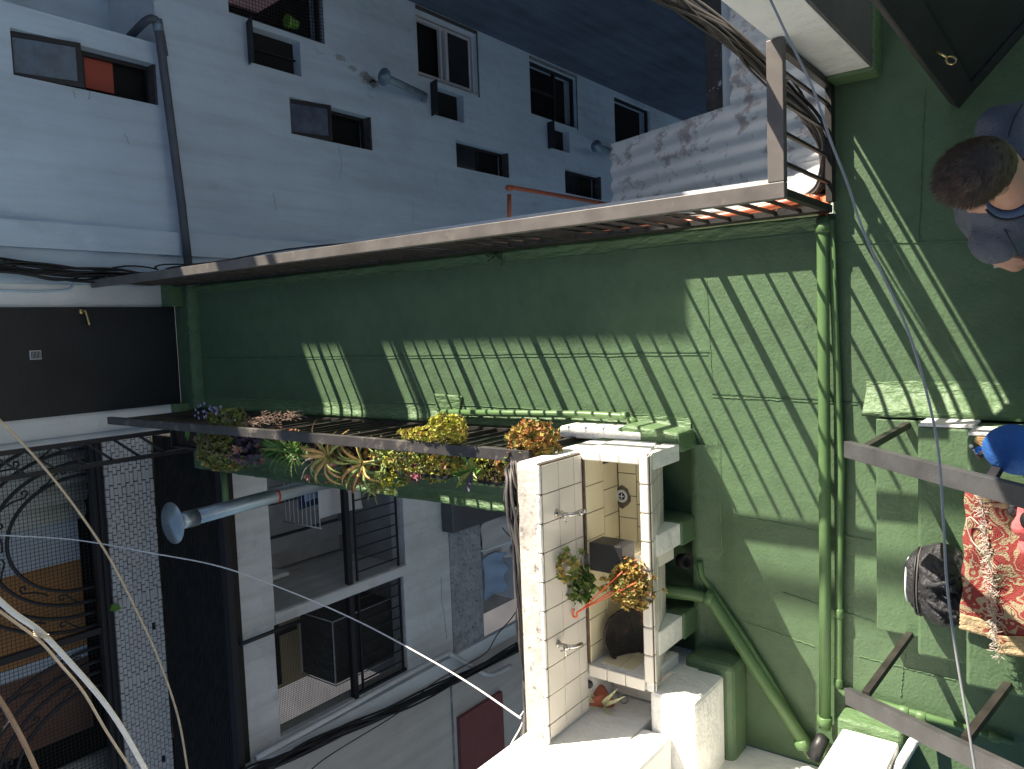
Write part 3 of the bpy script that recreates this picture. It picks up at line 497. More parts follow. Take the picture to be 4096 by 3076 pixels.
GR = thing('iron_grille', 'black wrought iron grille with scrolled arches and wire mesh above the brick parapet', 'grille', (-2.5, 7.8, 0.27)); GY = 7.80
MB().box(-6.5, -0.8, GY - 0.06, GY + 0.02, 0.275, 0.36).build('bottom_rail', 'win_frame', GR); MB().box(-6.5, -0.8, GY - 0.10, GY - 0.07, 0.29, 0.32).build('bottom_rail', 'win_frame', GR)
pst = [(-2.796,7.800,0.947)]
MB().box(pst[0][0] - 0.03, pst[0][0] + 0.03, GY - 0.03, GY + 0.03, 0.36, 2.6).build('post', 'win_frame', GR)
zb = 0.36; xc = (-1.801,7.800,1.006)[0]
def arch(xc, rs, tag_=''):
    zc = zb + 0.02
    for (ra, rb_) in rs:
        for r in (ra, rb_):
            pts = [(xc + r * math.cos(a), GY, zc + 0.06 + r * 1.2 * math.sin(a)) for a in [PI * i / 28 for i in range(29)]]; pts = [(pts[0][0], GY, zc)] + pts + [(pts[-1][0], GY, zc)]
            MB().tube(pts, 0.017, 6).build('arch_bar', 'win_frame', GR)
        rm = (ra + rb_) / 2; n = int(rb_ * 9); gap = (rb_ - ra) / 2
        for k in range(n):
            a0 = PI * (k + .5) / n; ctr = Vector((xc + rm * math.cos(a0), GY, zc + 0.06 + rm * 1.2 * math.sin(a0))); tg = Vector((-math.sin(a0), 0, math.cos(a0))); nr = Vector((math.cos(a0), 0, math.sin(a0))); sg = 1 if k % 2 else -1
            pts = []
            for i in range(26):
                t = i / 25; s = (t - .5) * 2
                if t < .28: th = t / .28 * 4.6; rr = gap * .15 + gap * .42 * (t / .28); p = ctr - tg * gap * .7 + tg * rr * math.cos(th) + nr * rr * math.sin(th) * sg
                else: u = (t - .28) / .72; p = ctr + tg * (u * gap * 3.2 - gap * .4) + nr * sg * gap * (-.5 + 1.35 * math.sin(u * 1.6))
                pts.append(p)
            MB().tube(pts, 0.009, 5).build('scroll', 'win_frame', GR)
arch(xc, ((0.55, 0.68), (0.8, 0.93)))
arch(xc - 2.15, ((0.62, 0.75), (0.86, 1.0)))
gm = MB()
for k in range(150): x = -0.82 - k * 0.036; gm.box(x, x + 0.0035, GY + 0.03, GY + 0.034, 0.36, 2.0)
for k in range(46): z = 0.36 + k * 0.036; gm.box(-6.2, -0.8, GY + 0.035, GY + 0.039, z, z + 0.0035)
tag(gm.build('wire_mesh', 'win_frame', GR), kind='stuff')
# things seen through the grille
for (xa, xb, lab) in (((-0.903,8.500,0.422)[0], (-1.791,8.500,0.488)[0], 'stack of white fluted plastic sheets behind the first grille arch'), ((-4.372,8.500,-0.275)[0], (-5.020,8.500,-0.387)[0] - .3, 'second stack of white fluted sheets behind the far grille arch')):
    T = thing('fluted_sheets', lab, 'plastic sheets', ((xa + xb) / 2, 8.5, -0.2)); n = 5
    for k in range(n): x = xa + (xb - xa) * (k + .5) / n; MB().tube([(x, 8.5, 0.02 + k * .03), (x, 8.5, 2.2)], abs(xb - xa) / n * .62, 12).build('flute', 'sheet_white', T)
for name, y0, y1, m, lab in (('pale_board', 1130, 1228, 'sheet_blue', 'flat pale panel behind the middle of the grille arch'), ('orange_board', 1228, 1420, 'wood_orange', 'orange wooden board behind the grille arches'), ('pale_strip', 1425, 1440, 'sheet_blue', 'narrow pale strip between orange and brown boards'), ('brown_board', 1440, 1570, 'wood_brown', 'dark brown board behind the far grille arch')):
    xa, xb = {1130: (-1.812,8.600,0.449), 1228: (-2.262,8.600,0.483), 1425: (-3.197,8.600,0.554), 1440: (-3.316,8.600,0.562)}[y0][0], {1228: (-2.262,8.600,0.483), 1420: (-3.188,8.600,0.553), 1440: (-3.316,8.600,0.562), 1570: (-4.093,8.600,0.621)}[y1][0]
    tag(MB().box(xb, xa, 8.6, 8.64, 0.15, 2.4).build(name, m), lab, 'board')
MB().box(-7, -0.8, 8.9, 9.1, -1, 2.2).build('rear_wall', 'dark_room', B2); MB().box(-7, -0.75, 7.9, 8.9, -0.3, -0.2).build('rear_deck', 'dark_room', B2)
MB().box(-0.78, -0.735, 6.62, 9.0, -0.2, 2.4).build('rear_side_wall', 'white_wall', B2)
# black gate panel at the end of the left railing
GT = thing('side_gate', 'black louvred metal gate panel between the door wall and the brick parapet', 'gate', (-0.85, 6.5, 0))
MB().box(-0.80, -0.765, 6.46, 6.50, 0.0, 3.0).build('post', 'win_frame', GT); MB().box(-0.99, -0.955, 6.46, 6.50, 0.0, 3.0).build('post', 'win_frame', GT)
for k in range(12): z = 0.3 + k * 0.22; MB().bar((-0.955, 6.48, z), (-0.80, 6.48, z + 0.19), 0.05, 0.012).build('slat', 'win_frame', GT)

# ================================================================ RAILINGS ALONG THE WALKWAY
def bal_mesh(dx, dy, h, m='bar'):
    b = MB().box(-dx / 2, dx / 2, -dy / 2, dy / 2, 0, h); me = bpy.data.meshes.new('baluster'); me.from_pydata(b.v, [], b.f); me.materials.append(M[m]); return me
thin = bal_mesh(0.014, 0.013, 0.66); thick = bal_mesh(0.03, 0.03, 0.69); thinx = bal_mesh(0.013, 0.014, 0.66)
RR = thing('railing', 'long black railing with a dusty flat top rail ending at the white pier', 'railing', (0.48, 3.7, 0.0))
MB().box(0.452, 0.515, 0.972, 6.55, 0.735, 0.775).build('top_rail', 'rail_dust', RR, 0.003)
MB().box(0.516, 1.045, 0.972, 1.035, 0.735, 0.775).build('top_rail', 'rail_dust', RR, 0.003)
MB().box(0.471, 0.497, 1.0, 6.55, 0.015, 0.125).build('bottom_rail', 'bar', RR); MB().box(0.516, 1.045, 0.985, 1.012, 0.015, 0.075).build('bottom_rail', 'bar', RR)
y = 1.003; k = 0
while y < 6.5:
    inst('post' if k % 6 == 0 else 'baluster', thick if k % 6 == 0 else thin, RR, (0.484, y, 0.055)); y += 0.1108; k += 1
for k in range(1, 5): inst('baluster', thinx, RR, (0.484 + k * 0.115, 1.0, 0.07))
inst('post', thick, RR, (1.03, 1.0, 0.05))
RL = thing('railing', 'black steel railing with the planters hung along it, left side of the walkway', 'railing', (-0.62, 4.2, 0.0))
MB().box(-0.658, -0.598, 2.22, 6.45, 0.735, 0.772).build('top_rail', 'rail', RL, 0.003)
MB().box(-0.64, -0.614, 2.2, 6.5, 0.012, 0.06).build('bottom_rail', 'bar', RL)
y = 2.33; k = 0
while y < 6.5:
    inst('post' if k % 6 == 0 else 'baluster', thick if k % 6 == 0 else thin, RL, (-0.627, y, 0.05)); y += 0.1108; k += 1

# ================================================================ NEAR RIGHT CORNER: PIER, SKIRTING, OPEN DOOR
PR = thing('white_pier', 'tall white masonry pier with a grey shaded face where the near railing ends', 'pier', (1.3, 0.9, 0.0))
MB().box(1.05, 1.7, 0.81, 1.02, 0.14, 5.0).build('pier_body', 'white_paint', PR); MB().box(1.701, 4.5, 0.81, 1.02, -2.0, 0.15).build('pier_body', 'white_paint', PR); MB().box(1.056, 1.7, 0.80, 0.809, 0.145, 5.0).build('shade_painted_face', 'pier_shade', PR)
MB().box(1.035, 2.7, 0.79, 1.03, 0.0, 0.139).build('green_skirting', 'green_rough', PR, 0.01)
DL = thing('door', 'open black door leaf with a brass key in its lock, at the top right corner', 'door', (0.84, 0.5, 0.0))
ld = Vector((0.735, -0.68, 0)).normalized(); ln = Vector((0.68, 0.735, 0)); P0 = Vector((0.842, 0.498, 0.005))
def leafbox(u0, u1, z0, z1, t0, t1, mb):
    vs = [P0 + ld * u + ln * t + Vector((0, 0, z)) for t in (t0, t1) for u, z in ((u0, z0), (u1, z0), (u1, z1), (u0, z1))]; return mb.add(vs, [(0, 1, 2, 3), (7, 6, 5, 4), (0, 4, 5, 1), (1, 5, 6, 2), (2, 6, 7, 3), (3, 7, 4, 0)])
leafbox(0.0, 0.85, 0.0, 2.05, 0.006, 0.045, MB()).build('door_leaf', 'black_door', DL)
f = MB(); leafbox(0, 0.09, 0, 2.05, -0.004, 0.0055, f); leafbox(0.76, 0.85, 0, 2.05, -0.004, 0.0055, f); leafbox(0.0901, 0.7599, 0, 0.12, -0.004, 0.0055, f); leafbox(0.0901, 0.7599, 1.93, 2.05, -0.004, 0.0055, f); f.build('door_frame', 'black_door', DL, 0.003)
KY = thing('key', 'brass key hanging out of the open black door', 'key', (0.86, 0.47, 0.8)); kp = P0 + ld * 0.045 + Vector((0, 0, 0.79)) - ln * 0.005
KY.location = kp; WL['key'] = kp
MB().tube([kp, kp - ln * 0.05], 0.0035, 6).build('shank', 'brass', KY)
kc = kp - ln * 0.066; MB().tube([kc + (ln * math.cos(a) * 0.017 + ld * math.sin(a) * 0.012) for a in [PI / 4 * i for i in range(9)]], 0.0035, 6, False).build('bow', 'brass', KY)

# ================================================================ TILED ROOF BELOW THE RIGHT RAILING
TR = thing('tiled_roof', 'whitewashed corrugated tile roof sloping down into the courtyard beyond the right railing', 'roof', (1.3, 2.4, -2.3))
def roof_z(y): return -1.71 - 0.35 * (y - 1.1)
seg = 14; vs = []; fs = []; pw = 0.14; pl = 0.25
for j in (0, 1):
    for i in range(seg + 1):
        u = i / seg; vs.append(((u - .5) * pw, (j - .5) * pl, 0.021 * math.sin(2 * PI * u) - 0.35 * (j - .5) * pl + (0.0055 if j == 1 else -0.0055)))
for j in (0, 1):
    for i in range(seg + 1): q = vs[j * (seg + 1) + i]; vs.append((q[0], q[1], q[2] - 0.014))
n1 = seg + 1
for i in range(seg): fs += [(i, i + 1, n1 + i + 1, n1 + i), (2 * n1 + i, 3 * n1 + i, 3 * n1 + i + 1, 2 * n1 + i + 1), (n1 + i, n1 + i + 1, 3 * n1 + i + 1, 3 * n1 + i)]
tme = bpy.data.meshes.new('roof_tile'); tme.from_pydata(vs, [], fs); tme.polygons.foreach_set('use_smooth', [False, False, False] * seg); tme.materials.append(M['roof_tile'])
nt_ = 0; over = MB()
for (xa, xb, ya, yb) in ((0.52, 1.64, 0.7, 3.62), (1.64, 2.5, 0.9, 2.30)):
    ny = int((yb - ya) / 0.232); nx = int((xb - xa) / pw + .5)
    for j in range(ny):
        yy = yb - 0.125 - j * 0.232
        for i in range(nx):
            x = xa + pw * (i + .5)
            if nt_ < 296: inst('roof_tile', tme, TR, (x, yy, roof_z(yy) + (0.003 if (i // 2 + j) % 2 else 0.0) + R_.uniform(0, .005)), (R_.uniform(-.006, .006), 0, R_.uniform(-.01, .01)))
            nt_ += 1
MB().prism([(0.52, 0.7, roof_z(0.7) - .05), (1.64, 0.7, roof_z(0.7) - .05), (1.64, 3.55, roof_z(3.55) - .05), (0.52, 3.55, roof_z(3.55) - .05)], (0, 0, -0.1)).build('roof_deck', 'white_wall', TR)
MB().prism([(1.645, 0.7, roof_z(0.7) - .05), (2.5, 0.7, roof_z(0.7) - .05), (2.5, 2.4, roof_z(2.4) - .05), (1.645, 2.4, roof_z(2.4) - .05)], (0, 0, -0.1)).build('roof_deck', 'white_wall', TR)
MB().box(0.55, 1.62, 0.9, 3.45, -9.0, roof_z(3.5) - 0.16).build('roof_house_wall', 'white_wall', TR); MB().box(1.62, 2.5, 0.9, 2.35, -9.0, roof_z(2.4) - 0.16).build('roof_house_wall', 'white_wall', TR)
MB().box(1.66, 2.6, 2.32, 2.54, roof_z(2.4) - 0.10, roof_z(2.4) - 0.06).build('gutter', 'peeling', TR)
MB().box(0.5, 0.53, 0.7, 3.6, -2.4, -1.9).build('edge_board', 'white_wall', TR)

# orange pipes
OP = thing('orange_pipe', 'terracotta coloured plastic pipe running outside the right railing with an elbow at the corner', 'pipe', (0.56, 2.5, 0.05))
oz = -0.06
MB().tube(smooth([(0.50, 6.2, oz), (0.505, 3, oz), (0.51, 1.95, oz), (0.53, 1.48, oz), (0.56, 1.17, oz), (0.555, 1.07, oz)], 3), 0.02, 12).build('pipe_run', 'orange', OP)
MB().tube(smooth([(0.557, 1.09, -0.055), (0.55, 1.05, -0.05), (0.535, 1.035, -0.03), (0.49, 1.035, 0.02), (0.44, 1.035, 0.05)], 4), 0.021, 12).build('elbow_run', 'orange', OP)
MB().lathe((0.556, 1.09, -0.055), [(0.026, -0.02), (0.026, 0.02)], 14, (0, 1, 0)).build('coupling', 'orange', OP)
OL = thing('orange_pipe', 'thin orange pipe bent at a right angle standing in the dark courtyard', 'pipe', (1.647,5.600,-3.652))
MB().tube([(1.209,5.600,-3.625), (1.566,5.600,-3.647)], 0.026, 12).build('pipe_run', 'orange', OL); MB().tube([(1.653,5.600,-3.652), (1.655,5.600,-3.761), (1.691,5.600,-6.173)], 0.026, 12).build('pipe_run', 'orange', OL); MB().lathe((1.642,5.600,-3.652), [(0.033, -0.035), (0.033, 0.035)], 14, (0, 0, 1)).build('elbow', 'orange', OL)
tag(MB().tube([(1.033,3.908,-2.500), (1.016,3.587,-2.500), (1.003,2.675,-2.450)], 0.04, 10).build('white_gutter_pipe', 'plastic_white'), 'short white pipe at the foot of the tiled roof', 'pipe')
tag(MB().box(0.49, 0.70, 1.05, 5.9, -0.26, -0.20).build('side_ledge', 'white_wall'), 'narrow white ledge under the orange pipe beside the walkway', 'ledge')
tag(MB().box(0.475, 0.49, 1.05, 6.3, -0.12, -0.02).build('edge_strip', 'cable_tan'), 'narrow yellowish strip on the outer edge of the walkway slab', 'strip')

# ================================================================ TILED LAUNDRY SINK
SK = thing('laundry_sink', 'white tiled double laundry sink with a tall tiled splashback', 'sink', (-1.3, 1.85, 0.0))
XR, XM, XN, XL, XE = -0.662, -1.14, -1.20, -1.70, -1.76
b = MB(); b.box(-1.96, -0.622, 2.062, 2.17, 0.0, 0.925); b.build('back_wall', 'white_paint', SK, 0.006)
MB().box(-1.96, -0.63, 2.171, 2.18, 0.0, 0.92).build('back_face', 'grime', SK); MB().box(-1.955, -0.66, 2.07, 2.168, 0.9255, 0.930).build('worn_top', 'grime', SK)
b = MB(); b.prism([(XR + 0.005, 1.69, 0.565), (XR + 0.005, 2.06, 0.565), (XR + 0.005, 2.06, 0.2), (XR + 0.005, 1.82, 0.2)], (0.045, 0, 0)); b.build('side_wall', 'white_paint', SK, 0.004)
# white end wall facing the walkway, lit by the sun
MB().box(-0.661, -0.62, 1.70, 2.20, 0.2, 0.555).build('end_wall', 'white_paint', SK, 0.006)
MB().prism([(-0.70, 1.695, 0.2), (-0.70, 1.695, 0.50), (-0.70, 1.705, 0.51), (-0.70, 1.79, 0.2)], (0.085, 0, 0)).build('end_pier', 'white_paint', SK, 0.008)
MB().box(-0.62, -0.555, 1.90, 2.42, 0.0, 0.20).build('end_block', 'white_paint', SK, 0.015)
MB().prism([(-0.66, 1.68, 0.0), (-0.56, 1.70, 0.0), (-0.53, 2.0, 0.0), (-0.66, 2.3, 0.0)], (0, 0, 0.199)).build('end_foot', 'green_rough', SK, 0.015)
tx = []
def tiles(origin, u, v, us, vs_, nrm, m='tile', name='tile', g=0.0022, th=0.006, stag=0):
    o = Vector(origin); u = Vector(u); v = Vector(v); nrm = Vector(nrm); a = 0
    for j in range(len(vs_) - 1):
        for i in range(len(us) - 1):
            u0, u1, v0, v1 = us[i] + g, us[i + 1] - g, vs_[j] + g, vs_[j + 1] - g
            if stag and j % 2: u0 = min(max(u0 + stag, us[0] + g), us[-1] - g - .004); u1 = min(u1 + stag, us[-1] - g)
            if u1 - u0 < 0.006: continue
            d = nrm * (th + R_.uniform(-.0008, .0008)); p = [o + u * a_ + v * b_ for a_, b_ in ((u0, v0), (u1, v0), (u1, v1), (u0, v1))]
            MB().prism(p, d).build(name, m, SK, 0.0012)
def rng(a, step, end):
    L = [a]
    while L[-1] + step < end - 0.01: L.append(L[-1] + step)
    L.append(end); return L
MB().box(-1.93, -0.63, 2.055, 2.061, 0.56, 0.925).build('grout_bed', 'grout', SK)
tiles((-0.635, 2.0555, 0.925), (-1, 0, 0), (0, 0, -1), rng(0.0, 0.137, 1.30), [0.018, 0.155, 0.29, 0.36], (0, -1, 0))
for k in range(10): a = -0.633 - k * 0.137; MB().box(max(a - 0.134, -1.955), a, 2.045, 2.068, 0.915, 0.935).build('edge_tile', 'white_paint', SK, 0.008)
# basins: floors, walls, divider
MB().box(XE, XR + 0.005, 1.80, 2.061, 0.20, 0.228).build('basin_floor', 'grout', SK)
b = MB(); b.prism([(XE, 1.686, 0.555), (XE, 1.722, 0.555), (XE, 1.84, 0.2), (XE, 1.80, 0.2)], (XR + 0.04 - XE, 0, 0)); b.build('front_wall', 'white_paint', SK)
MB().box(XN, XM, 1.725, 2.061, 0.228, 0.53).build('divider', 'tile', SK, 0.004); MB().box(XE, XL, 1.725, 2.061, 0.2, 0.548).build('side_wall', 'white_paint', SK, 0.006)
for (xa, xb) in ((XR, XM), (XN, XL)):
    W_ = xa - xb; MB().box(xb, xa, 2.040, 2.054, 0.23, 0.556).build('grout_bed', 'grout', SK)
    tiles((xa, 2.040, 0.553), (-1, 0, 0), (0, 0, -1), rng(0.0, 0.137, W_), [0.0, 0.17, 0.318], (0, -1, 0), 'tile_yellow', stag=0.05)
    MB().box(xb, xa, 1.84, 2.034, 0.229, 0.234).build('grout_bed', 'grout', SK)
    tiles((xa, 2.03, 0.234), (-1, 0, 0), (0, -1, 0), rng(0.0, 0.118, W_), [0.0, 0.107, 0.19], (0, 0, 1), 'tile_yellow', stag=0.04)
    tiles((xb, 2.034, 0.23), (0, -1, 0), (0, 0, 1), rng(0.0, 0.11, 0.21), [0.0, 0.12, 0.29], (1, 0, 0), 'tile_yellow', stag=0.03)
# front apron tiles and bullnose rim
av = Vector((0, 0.114, -0.355)).normalized(); MB().prism([(XR + 0.045, 1.6845, 0.553), (XE, 1.6845, 0.553), (XE, 1.798, 0.2), (XR + 0.045, 1.798, 0.2)], (0, -0.0015, -0.0005)).build('grout_bed', 'grout', SK)
tiles((XR + 0.045, 1.683, 0.55), (-1, 0, 0), av, rng(0.0, 0.137, XR + 0.045 - XE), [0.0, 0.11, 0.22, 0.36], (0, -0.95, -0.3), 'tile')
for k in range(8):
    a = XR + 0.043 - k * 0.137; b_ = max(a - 0.134, XE)
    if a > XE: MB().box(b_, a, 1.682, 1.728, 0.556, 0.574).build('rim_tile', 'tile', SK, 0.007)
for (xa, xb, y0, y1) in ((XR + 0.043, XR, 1.73, 2.04), (XM, XN, 1.73, 2.04), (XL, XE, 1.73, 2.04)):
    for k in range(3): ya = y0 + k * (y1 - y0) / 3; MB().box(xb, xa, ya + .0015, ya + (y1 - y0) / 3 - .0015, 0.556 if xa != XM else 0.532, 0.572 if xa != XM else 0.55).build('rim_tile', 'tile', SK, 0.006)
dx, dy = (-0.903,2.008,0.250)[0:2]
DR_ = thing('drain', 'round white plastic drain in a dark ring of cement, in the near basin', 'drain', (dx, dy, 0.24)); 
P = [(dx + 0.062 * math.cos(2 * PI * i / 16) * R_.uniform(.8, 1.12), dy + 0.052 * math.sin(2 * PI * i / 16) * R_.uniform(.8, 1.15), 0.2405) for i in range(16)]
MB().prism(P, (0, 0, 0.003)).build('cement_ring', 'cement', DR_); MB().lathe((dx, dy, 0.2436), [(0.034, 0), (0.034, 0.003), (0.02, 0.004), (0.02, 0.001)], 24).build('rim', 'plastic_white', DR_); MB().lathe((dx, dy, 0.2446), [(0.0195, 0), (0.0195, 0.001)], 20).build('hole', 'black', DR_)
MB().box(dx - .015, dx + .015, dy - .003, dy + .003, 0.2458, 0.248).build('cross_bar', 'plastic_white', DR_); MB().box(dx - .003, dx + .003, dy - .015, dy + .015, 0.2481, 0.2495).build('cross_bar', 'plastic_white', DR_)
# support piers below
for xa, xb in ((-1.02, -1.13), (-1.50, -1.62)):
    MB().prism([(xb, 1.70, 0.2), (xb, 1.70, 0.45), (xb, 1.712, 0.47), (xb, 1.79, 0.2)], (xa - xb, 0, 0)).build('support_pier', 'white_paint', SK, 0.006); MB().box(xb - .01, xa + .01, 1.69, 1.96, 0.0, 0.199).build('support_foot', 'green', SK, 0.012)
MB().box(-1.95, -0.66, 1.90, 2.05, 0.0, 0.199).build('green_base', 'green', SK)
# taps
def tap(x, z, lab, nozzle):
    T = thing('tap', lab, 'tap', (x, 2.05, z)); MB().lathe((x, 2.0495, z), [(0.02, 0), (0.018, 0.006), (0.01, 0.01)], 14, (0, -1, 0)).build('flange', 'chrome', T)
    b = MB(); b.tube(smooth([(x, 2.045, z), (x, 2.0, z), (x, 1.975, z - 0.004), (x + 0.002, 1.955, z - 0.03), (x + 0.002, 1.952, z - 0.055)], 4), [0.0105] * 17, 10); b.tube([(x, 2.0, z), (x, 1.985, z + 0.035)], 0.009, 10); b.build('body', 'chrome', T)
    c = Vector((x, 1.982, z + 0.042)); b = MB()
    for a in (0.4, 0.4 + PI / 2): v = Vector((math.cos(a), math.sin(a) * .9, 0)) * 0.026; b.tube([c - v, c + v], 0.0042, 6); b.lathe(c - v, [(0.002, -.006), (0.0065, 0), (0.002, .006)], 8); b.lathe(c + v, [(0.002, -.006), (0.0065, 0), (0.002, .006)], 8)
    b.build('handle', 'chrome', T)
    if nozzle: MB().tube([(x + 0.002, 1.952, z - 0.05), (x + 0.002, 1.950, z - 0.066)], 0.015, 12).build('collar', 'chrome', T); MB().tube([(x + 0.002, 1.950, z - 0.066), (x + 0.002, 1.948, z - 0.085)], 0.009, 10).build('nozzle', 'plastic_white', T)
tp = (-0.880,2.050,0.796); tap(tp[0], tp[2], 'chrome tap with a white nozzle above the empty near basin', True)
tp = (-1.506,2.050,0.823); tap(tp[0], tp[2], 'bare chrome tap above the basin holding the wok', False)
# wok in the far basin
WK = thing('wok', 'rusty black cast iron pan standing tilted in the far basin', 'pan', (-1.45, 1.93, 0.25)); wc = Vector((-1.592,1.935,0.370)); ax = Vector((0.12, -0.84, 0.52))
MB().lathe(wc, [(0.0, -0.055), (0.07, -0.045), (0.115, -0.012), (0.132, 0.012), (0.137, 0.012), (0.132, 0.0), (0.11, -0.006), (0.06, -0.03), (0.0, -0.036)], 30, ax).build('pan', 'iron', WK); 
o = WK.children[0] if WK.children else None
u, v = frame(ax); MB().tube([wc + u * 0.13 * math.cos(a) + v * 0.13 * math.sin(a) + ax * 0.012 for a in [2 * PI * i / 30 for i in range(31)]], 0.006, 6, False).build('rim', 'iron', WK)
# nook to the left of the basins
MB().box(-1.95, XE - 0.002, 1.62, 2.06, 0.0, 0.30).build('nook_base', 'white_paint', SK)
tiles((XE - 0.006, 2.05, 0.3005), (-1, 0, 0), (0, -1, 0), [0, 0.1, 0.184], [0, 0.137, 0.274, 0.42], (0, 0, 1))
PT = thing('flower_pot', 'terracotta pot with a striped spider plant lying beside the far basin', 'pot', (-1.923,2.042,0.470)); pc = Vector((-1.925,2.038,0.470))
MB().lathe(pc, [(0.038, -0.07), (0.06, 0.02), (0.066, 0.035), (0.056, 0.035)], 20, Vector((-0.35, -0.6, 0.7))).build('pot', 'terracotta', PT); MB().lathe(pc + Vector((-0.35, -0.6, 0.7)).normalized() * .024, [(0.057, 0), (0.045, .004)], 16, Vector((-0.35, -0.6, 0.7))).build('soil', 'soil', PT)
tag(MB().lathe((-1.809,2.049,0.560), [(0.02, -.008), (0.021, 0), (0.018, .004)], 18, (0.2, -.5, .8)).build('black_stopper', 'planter'), 'small round black rubber stopper on the end of the basin rim', 'stopper')
tag(MB().tube([(-2.160,2.285,0.340), (-2.170,2.295,0.360), (-2.206,2.315,0.360)], [0.016, 0.016, 0.007], 12).build('plastic_bottle', 'clear'), 'small clear plastic bottle on the tiled shelf by the terracotta pot', 'bottle')
b = MB()
for q in ((-1.892,1.964,0.450), (-1.913,1.928,0.420)): b.tube([Vector(q) + Vector((math.cos(a) * .022, math.sin(a) * .016, math.sin(a) * .012)) for a in [2 * PI * i / 16 for i in range(17)]], 0.003, 6, False)
tag(b.build('twisted_wire', 'cable_grey'), 'loose loops of wire hanging beside the terracotta pot', 'wire')

# white masonry beside and below the sink
WM = thing('white_stepped_wall', 'thick white painted stepped wall left of the sink, brightly lit by the sun', 'wall', (-2.2, 1.5, 0.0))
MB().box(-2.6, -1.76, 1.48, 1.715, 0.2, 0.55).build('white_step', 'white_paint', WM, 0.02)
MB().box(-2.6, -1.71, 1.44, 1.70, 0.0, 0.199).build('green_foot', 'green', WM, 0.03)
MB().box(-2.9, -1.955, 1.76, 2.21, 0.0, 3.6).build('pier', 'white_paint', WM, 0.015)
MB().box(-2.9, -2.20, 1.08, 1.755, 0.0, 3.4).build('low_wall', 'white_paint', WM, 0.015)
MB().box(-2.20, -1.95, 1.60, 1.755, 0.55, 1.2).build('white_step', 'white_paint', WM, 0.02)
MB().box(-2.9, -1.90, 0.70, 0.94, 0.14, 3.2).build('pier', 'white_paint', WM, 0.012); MB().box(-2.9, -1.86, 0.69, 0.965, 0.0, 0.139).build('green_skirting', 'green_rough', WM, 0.015)
# ================================================================ PIPES ON THE GREEN FLOOR
def pipe(label, pts, r, joints=(), m='green_pipe', n=14, jr=1.28, loc=None, sm=1):
    P = smooth(pts, sm) if sm > 1 else [Vector(p) for p in pts]; T = thing('floor_pipe', label, 'pipe', pts[0]); MB().tube(P, r, n).build('pipe_run', m, T)
    for c, d in joints: MB().lathe(c, [(r * 1.02, -0.022), (r * jr, -0.018), (r * jr, 0.018), (r * 1.02, 0.022)], n, d).build('coupling', m, T)
    return T
pipe('wide green painted pipe crossing the terrace floor', [(0.45, 1.035, 0.05), (0.40, 1.03, 0.062), (-0.5, 1.03, 0.062), (-1.2, 1.032, 0.062), (-1.97, 1.04, 0.062)], 0.027, [((-1.93, 1.04, 0.062), (1, 0, 0)), ((0.40, 1.03, 0.062), (1, 0, 0))])
pipe('thin green painted pipe lying against the wide pipe and turning along the wall', [(0.43, 1.0, 0.05), (-0.1, 0.985, 0.035), (-0.70, 0.965, 0.032), (-1.76, 0.985, 0.032), (-1.785, 0.96, 0.032), (-1.80, 0.67, 0.034), (-1.82, 0.28, 0.034)], 0.0165, [((-1.40, 0.978, 0.032), (1, 0, 0)), ((-1.74, 0.985, 0.032), (1, 0, 0)), ((-1.787, 0.93, 0.032), (0, 1, 0)), ((-1.80, 0.70, 0.034), (0, 1, 0)), ((-1.805, 0.63, 0.034), (0, 1, 0)), ((-1.82, 0.35, 0.034), (0, 1, 0))])
pipe('thick green pipe slanting across the floor from under the sink', [(-1.38, 1.9, 0.24), (-1.42, 1.70, 0.10), (-1.443,1.603,0.060), (-1.844,1.316,0.050), (-2.125,1.099,0.050)], 0.032, [((-1.434,1.614,0.065), (0.4, 1, 0.2)), ((-2.082,1.149,0.050), (0.8, .45, 0))])
pipe('narrow green pipe slanting beside the thick one', [(-1.253,1.667,0.050), (-1.339,1.665,0.030), (-1.617,1.446,0.030), (-1.794,1.322,0.030), (-2.076,1.138,0.030)], 0.017)
pipe('green drain pipe along the foot of the left railing, with an elbow by the sink', [(-0.533,3.434,0.050), (-0.519,2.882,0.050), (-0.505,2.352,0.050), (-0.508,2.093,0.050), (-0.524,2.054,0.055), (-0.581,1.977,0.070), (-0.587,1.934,0.085), (-0.608,1.910,0.085), (-0.634,1.928,0.050)], 0.021, [((-0.508,2.084,0.050), (0, 1, 0)), ((-0.536,2.037,0.055), (0.6, 1, 0)), ((-0.570,1.993,0.065), (0.6, 1, 0))])
pipe('white painted pipe running up the white wall at the lower right corner', [(-1.84, 0.60, 0.05), (-1.900,0.652,0.119), (-1.950,0.681,0.276), (-1.97, 0.56, 0.9)], 0.022, m='white_paint')
tag(MB().lathe((-1.247,1.735,0.100), [(0.038, -.02), (0.04, 0.03), (0.03, 0.03), (0.03, 0.0)], 18, (0.2, -1, 0.4)).build('pipe_mouth', 'black'), 'open black pipe mouth in the green wall under the sink', 'pipe')
tag(MB().tube([(-2.020,1.050,0.050), (-2.078,1.074,0.060), (-2.126,1.094,0.070)], [0.03, 0.034, 0.036], 14).build('black_coupling', 'planter'), 'black pipe coupling where the floor pipes meet the white wall', 'pipe')

